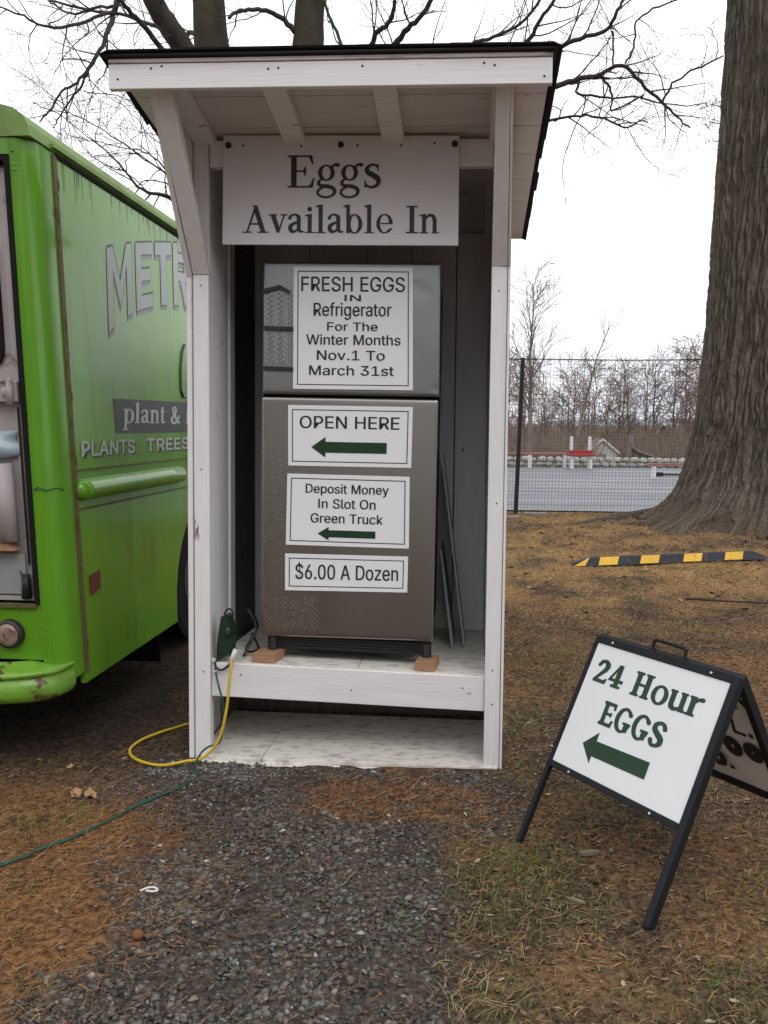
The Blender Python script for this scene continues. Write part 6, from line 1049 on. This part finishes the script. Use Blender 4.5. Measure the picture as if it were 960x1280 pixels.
def shed(label, x, y, z, w, d, h, rf, wm, rm, pitch=.5):
    t = thing('shed' if w < 4 else 'house', label, 'shed' if w < 4 else 'house', (x, y, z))
    mb = MB(); mb.prism([(x-w/2, z-1), (x+w/2, z-1), (x+w/2, z+h), (x, z+h+w*pitch), (x-w/2, z+h)], 'y', y, y+d); mb.build('wall', wm, t)
    for s in (-1, 1):
        mb = MB(); e = .18; a = [(x, z+h+w*pitch+.02), (x+s*(w/2+e), z+h-e*pitch*2+.02), (x+s*(w/2+e), z+h-e*pitch*2+.12), (x, z+h+w*pitch+.12)]
        mb.prism(a, 'y', y-.2, y+d+.2); mb.build('roof', rm, t)
        mb = MB(); a = [(p[0], p[1]-.02) for p in a]; a = [(x, z+h+w*pitch-.02), (x+s*(w/2+e), z+h-e*pitch*2-.02), (x+s*(w/2+e), z+h-e*pitch*2+.14), (x, z+h+w*pitch+.14)]; mb.prism(a, 'y', y-.26, y-.201); mb.build('bargeboard', M['white_post'], t)
    mb = MB(); mb.box(x-w*.12, x+w*.12, y-.03, y-.001, z+h*.3, z+h*.85); mb.build('door', rm, t)
    return t
shed('small pale shed with a low pitched roof below the woods beyond the lot', 11.6, 74, -1.75, 2.5, 4, 1.0, 0, M['shed_wall'], M['shed_roof'], .42)
shed('small dark hut with white bargeboards mostly hidden in the woods', 25.2, 112, -2.2, 2.2, 4, 2.4, 0, M['brown_wall'], M['brown_wall'], .75)
dt = thing('dead_tree', 'pale broken tree stump with a fan of leaning limbs just right of the small shed', 'tree', (11.35, 60, -1.2)); R = random.Random(4)
mb = MB(); mb.tube([(11.3, 60, -1.5), (11.3, 60, -.3), (11.35, 60, .9)], [.30, .24, .16], 9); mb.build('trunk', M['far_pale'], dt)
for k in range(7):
    mb = MB(); x0 = 11.35+.1*k; mb.tube([(x0-.2, 60-.1*k, .2-.08*k), (x0+.5+.16*k, 59.9-.1*k, -.8), (x0+.7+.24*k, 59.8-.1*k, -1.25)], [.07, .06, .04], 6); mb.build('limb', M['far_pale'], dt)
# woods: a few tree shapes reused for many trees
def far_tree(name, h, R, sp, dens, pal, mbark, spread=(.5, 1.1), lean=0.0, tw=.018):
    t = bpy.data.objects.new(name, None); C.objects.link(t)
    mb = MB(); P = dict(kids=[0, dens, 2.6, 2.8], len=[0, h*sp, h*.16, h*.09], rad=[0, .045, .022, .016], rmin=tw, seg=[h/9, h/14, h/18, h/18], sides=[6, 4, 3, 3], wob=.12, lift=[.02, .06, .05, .03], ang=spread)
    pts = [Vector((lean*h*(i/9)**1.5+R.gauss(0, .012)*h*(i > 0)*.5, R.gauss(0, .05), h*i/9-.3*(i == 0))) for i in range(10)]; rs = [max(.02, .016*h*(1-.93*i/9)) for i in range(10)]
    mb.tube(pts, rs, 8, False); mb.build('trunk', mbark, t, loc=(0, 0, 0))
    mb = MB(); shoots(mb, pts, [r*.7 for r in rs], h, 0, R, P, .22); mb.build('crown', pal, t, loc=(0, 0, 0)); return t
R = random.Random(21)
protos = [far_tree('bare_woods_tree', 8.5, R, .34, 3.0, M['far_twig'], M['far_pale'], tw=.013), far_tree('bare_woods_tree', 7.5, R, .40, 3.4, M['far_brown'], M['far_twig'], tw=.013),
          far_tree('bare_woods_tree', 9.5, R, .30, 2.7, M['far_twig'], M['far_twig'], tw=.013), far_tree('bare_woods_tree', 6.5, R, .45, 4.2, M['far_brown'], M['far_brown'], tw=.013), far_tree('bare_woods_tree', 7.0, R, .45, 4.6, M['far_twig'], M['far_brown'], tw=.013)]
for p in protos: reg(p)
tall = far_tree('tall_bare_tree', 9.3, R, .30, 3.3, M['far_twig'], M['far_pale'], (.3, .7), .0, .011); tall.location = (3.15, 44, -.6); tag(tall, 'tallest bare tree beyond the lot, just right of the stand and behind the fence post', 'tree')
lean = far_tree('leaning_bare_tree', 8.2, R, .20, 2.4, M['far_twig'], M['far_pale'], (.35, .8), .22, .010); lean.location = (6.2, 50, -.9); tag(lean, 'slender bare tree leaning right beyond the lot, above the red bench', 'tree')
COL = ['grey', 'brown', 'tall grey', 'bushy brown', 'bushy grey']
spots = [(7.6, 62, 3, .9), (22.5, 66, 4, 1.1), (19.5, 70, 1, 1.1), (18, 84, 3, 1.25), (25, 76, 0, 1.15), (14.2, 88, 3, 1.0), (3.0, 66, 1, .9), (2.2, 78, 0, 1.0), (5.2, 80, 3, 1.1), (8.0, 90, 4, 1.1), (11, 95, 1, 1.05), (14.5, 104, 0, .9), (18.5, 100, 4, 1.2), (21.8, 92, 3, 1.25), (24.5, 98, 2, 1.1), (28.5, 96, 1, 1.3), (31, 86, 3, 1.2), (34, 92, 2, 1.2), (1.0, 92, 3, 1.1), (4.0, 101, 4, 1.1), (6.8, 108, 2, 1.0), (9.6, 112, 3, 1.05), (12.8, 118, 4, 1.0), (17.0, 116, 1, 1.3), (21.0, 120, 3, 1.4), (25.8, 126, 4, 1.4), (30, 118, 3, 1.4), (35, 110, 1, 1.4), (39, 122, 4, 1.5), (-1.5, 84, 4, 1.1), (-3, 100, 1, 1.1), (0.5, 112, 2, 1.1), (3.2, 122, 3, 1.2), (42, 100, 3, 1.3), (28, 72, 4, 1.0), (20.5, 78, 3, 1.2), (23.6, 82, 3, 1.2), (26.5, 88, 4, 1.25), (16.5, 92, 1, 1.1)]
first = set()
for i, (x, y, k, s) in enumerate(spots):
    w_ = 585+1036*x/y
    if w_ < 618: continue
    place = 'behind the fence post and red bench' if w_ < 715 else 'behind the small pale shed' if w_ < 790 else 'just left of the oak trunk' if w_ < 868 else 'partly hidden by the oak trunk'
    z = float(ground_z(x, y))-.2
    if k not in first: o = protos[k]; first.add(k)
    else: o = copy_tree(protos[k])
    o.location = (x, y, z); o.rotation_euler = (0, 0, R.uniform(0, 6.28)); o.scale = (s*1.32, s*1.32, s*1.22)
    tag(o, 'bare %s tree in the far woods, %s' % (COL[k], place), 'tree', 'bare trees in the woods beyond the lot')
# dense brush under the woods: uncountable
mb = MB(); R = random.Random(77)
for i in range(16000):
    y = R.uniform(58, 132); x = R.uniform(-6+0*y, y*.42+6); z = float(-.04*min(max(y-31, 0), 60)); h = R.uniform(1.0, 3.6)*(.75+(y-58)/90)*(.7+.6*float(vn(x*.25, y*.25, 4)))
    a = R.uniform(0, pi); w = R.uniform(.012, .035); lx, ly = R.gauss(0, .35), R.gauss(0, .35); c, q = cos(a)*w, sin(a)*w
    if 9.3 < x < 13.5 and y < 74: continue
    mb.add([(x-c, y-q, z-.3), (x+c, y+q, z-.3), (x+lx*h*.5+c*.6, y+ly, z+h*.6), (x+lx*h*.5-c*.6, y+ly, z+h*.6), (x+lx*h, y+ly*2, z+h)], [(0, 1, 2, 3), (3, 2, 4)])
    for k in range(3):
        t = R.uniform(.3, .9); bx, bz = x+lx*h*t, z+h*t; dx, dz = R.gauss(0, .6), R.uniform(.2, .9); mb.add([(bx, y, bz-w*.4), (bx+dx, y+R.gauss(0, .4), bz+dz), (bx, y, bz+w*.6)], [(0, 1, 2)])
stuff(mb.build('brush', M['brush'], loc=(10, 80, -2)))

# ------------------------------------------------------------------ single small things on the ground
def crumpled_leaf(x, y, s, m, label, seed, n=5):
    R = random.Random(seed); mb = MB(); z = float(ground_z(x, y))
    for i in range(n):
        a = R.uniform(0, 6.28); cx, cy = x+R.gauss(0, s*.4), y+R.gauss(0, s*.3); h = R.uniform(.2, 1.0)*s; vs = []
        for j in range(4):
            for k in range(4):
                u, v_ = j/3-.5, k/3-.5; r = 1-.5*(u*u+v_*v_)*2; px, py, pz = u*s*r, v_*s*.7*r, h*.5+s*.5*sin(3*u+i)*v_+R.gauss(0, s*.07)
                vs.append((cx+px*cos(a)-py*sin(a), cy+px*sin(a)+py*cos(a), z+.004+max(pz, 0)))
        mb.add(vs, [(j*4+k, j*4+k+1, (j+1)*4+k+1, (j+1)*4+k) for j in range(3) for k in range(3)])
    return tag(mb.build('dry_leaf', m), label, 'leaf')
m_leaf = mat('curled_tan_leaf', (.42, .25, .12), .7, var=.3, scale=60); m_leaf2 = mat('brown_leaf', (.24, .16, .11), .8, var=.3, scale=60)
crumpled_leaf(-1.42, 2.90, .055, m_leaf, 'crumpled tan leaf on the ground below the rear corner of the green van', 1)
crumpled_leaf(-1.63, 3.15, .03, m_leaf, 'small tan leaf in the shade under the green van', 2, 2)
crumpled_leaf(-.005, 5.0, .08, m_leaf2, 'curled brown leaf lying on the lawn close to the right side of the stand', 3, 2)
for (x, y, l, w, a_, lab) in ((1.05, 13.05, .34, .10, .05, 'pale flat board lying at the fence foot right of the dark post'), (.62, 12.6, .30, .09, -.05, 'grey flat board on the lawn edge beside the stand post')):
    mb = MB(); mb.T = lambda u, v_, w_: (x+u*cos(a_)-v_*sin(a_), y+u*sin(a_)+v_*cos(a_), float(ground_z(x, y))+w_); mb.box(-l/2, l/2, -w/2, w/2, .0, .04); tag(mb.build('flat_board', M['grey_stone'], bevel=.004), lab, 'board')
def chip(x, y, l, w, h, a, m, label, seed):
    mb = MB(); R = random.Random(seed); z = float(ground_z(x, y)); pts = []
    prof_ = [(-.5, .2), (-.3, .8), (.05, 1), (.35, .7), (.5, .1), (.3, -.7), (-.05, -.9), (-.35, -.7)]
    mb.T = lambda u, v_, w_: (x+u*cos(a)-v_*sin(a), y+u*sin(a)+v_*cos(a), z+w_)
    mb.prism([(p[0]*l*R.uniform(.9, 1.1), p[1]*w*.5*R.uniform(.8, 1.2)) for p in prof_], 'z', .006, .006+h)
    return tag(mb.build('bark_chip', m, bevel=.002), label, 'bark chip')
m_chip = mat('pale_bark_chip', (.23, .18, .14), .85, var=.25, scale=30, bump=.5)
chip(.412, 2.625, .075, .022, .010, .25, m_chip, 'larger pale bark chip under the sandwich board between its legs', 1)
chip(.335, 2.35, .055, .013, .006, -.45, m_chip, 'narrow bark chip on the grass in front of the sandwich board', 2)
mb = MB(); zg = float(ground_z(-.885, 2.07)); mb.blob((-.885, 2.07, zg+.014), (.016, .016, .014), 10, 8, .1, 5); tag(mb.build('rusty_ball', mat('rusty_brown', (.20, .075, .025), .8, var=.3, scale=80), smooth=True), 'small rusty brown ball on the gravel near the bottom left', 'ball')
mb = MB(); zg = float(ground_z(-.92, 2.285)); mb.tube(spline([(-.965, 2.28, zg+.012), (-.945, 2.292, zg+.016), (-.925, 2.296, zg+.016), (-.912, 2.285, zg+.014), (-.925, 2.275, zg+.016), (-.945, 2.28, zg+.014)], 5), .0035, 6)
tag(mb.build('plastic_scrap', M['tape'], smooth=True), 'curled white plastic scrap on the gravel', 'scrap')
mb = MB(); grow(mb, Vector((1.75, 6.75, .02)), Vector((1, -.35, 0)), 1.0, .011, 1, R, {**PN, 'kids': [0, 3, 2, 0], 'lift': [0, 0, 0], 'wob': .09}); tag(mb.build('twig', M['branch']), 'thin fallen twig on the lawn in front of the parking stop', 'twig')
mb = MB(); grow(mb, Vector((2.25, 6.05, .02)), Vector((1, -.1, 0)), .7, .009, 1, R, {**PN, 'kids': [0, 2, 2, 0], 'lift': [0, 0, 0], 'wob': .09}); tag(mb.build('twig', M['branch']), 'shorter fallen twig on the lawn near the right edge', 'twig')

# ------------------------------------------------------------------ unseen evergreens added behind the viewer to block sky light from the stand
mb = MB(); R = random.Random(31); hgts = []
for i in range(13):
    x, y, h = -21+i*3.4+R.uniform(-.6, .6), -14+R.uniform(-1.5, 1.5), R.uniform(10.5, 13.5)
    mb.tube([(x, y, -.3), (x, y, h)], [.22, .03], 7)
    for k in range(2300):
        t = R.random()**.8; z = .4+t*(h-.4); r = (1-t*.93)*2.5*R.uniform(.25, 1); a = R.uniform(0, 2*pi); px, py = x+r*cos(a), y+r*sin(a); l = R.uniform(.25, .55); w = R.uniform(.12, .22)
        mb.add([(px-cos(a)*l, py-sin(a)*l, z+.12), (px-sin(a)*w, py+cos(a)*w, z), (px+cos(a)*l*.8, py+sin(a)*l*.8, z-.16), (px+sin(a)*w, py-cos(a)*w, z)], [(0, 1, 2, 3)])
stuff(mb.build('evergreen_light_blocker', mat('evergreen', (.04, .06, .03), .8, var=.3, scale=2), loc=(0, -15, 0)))
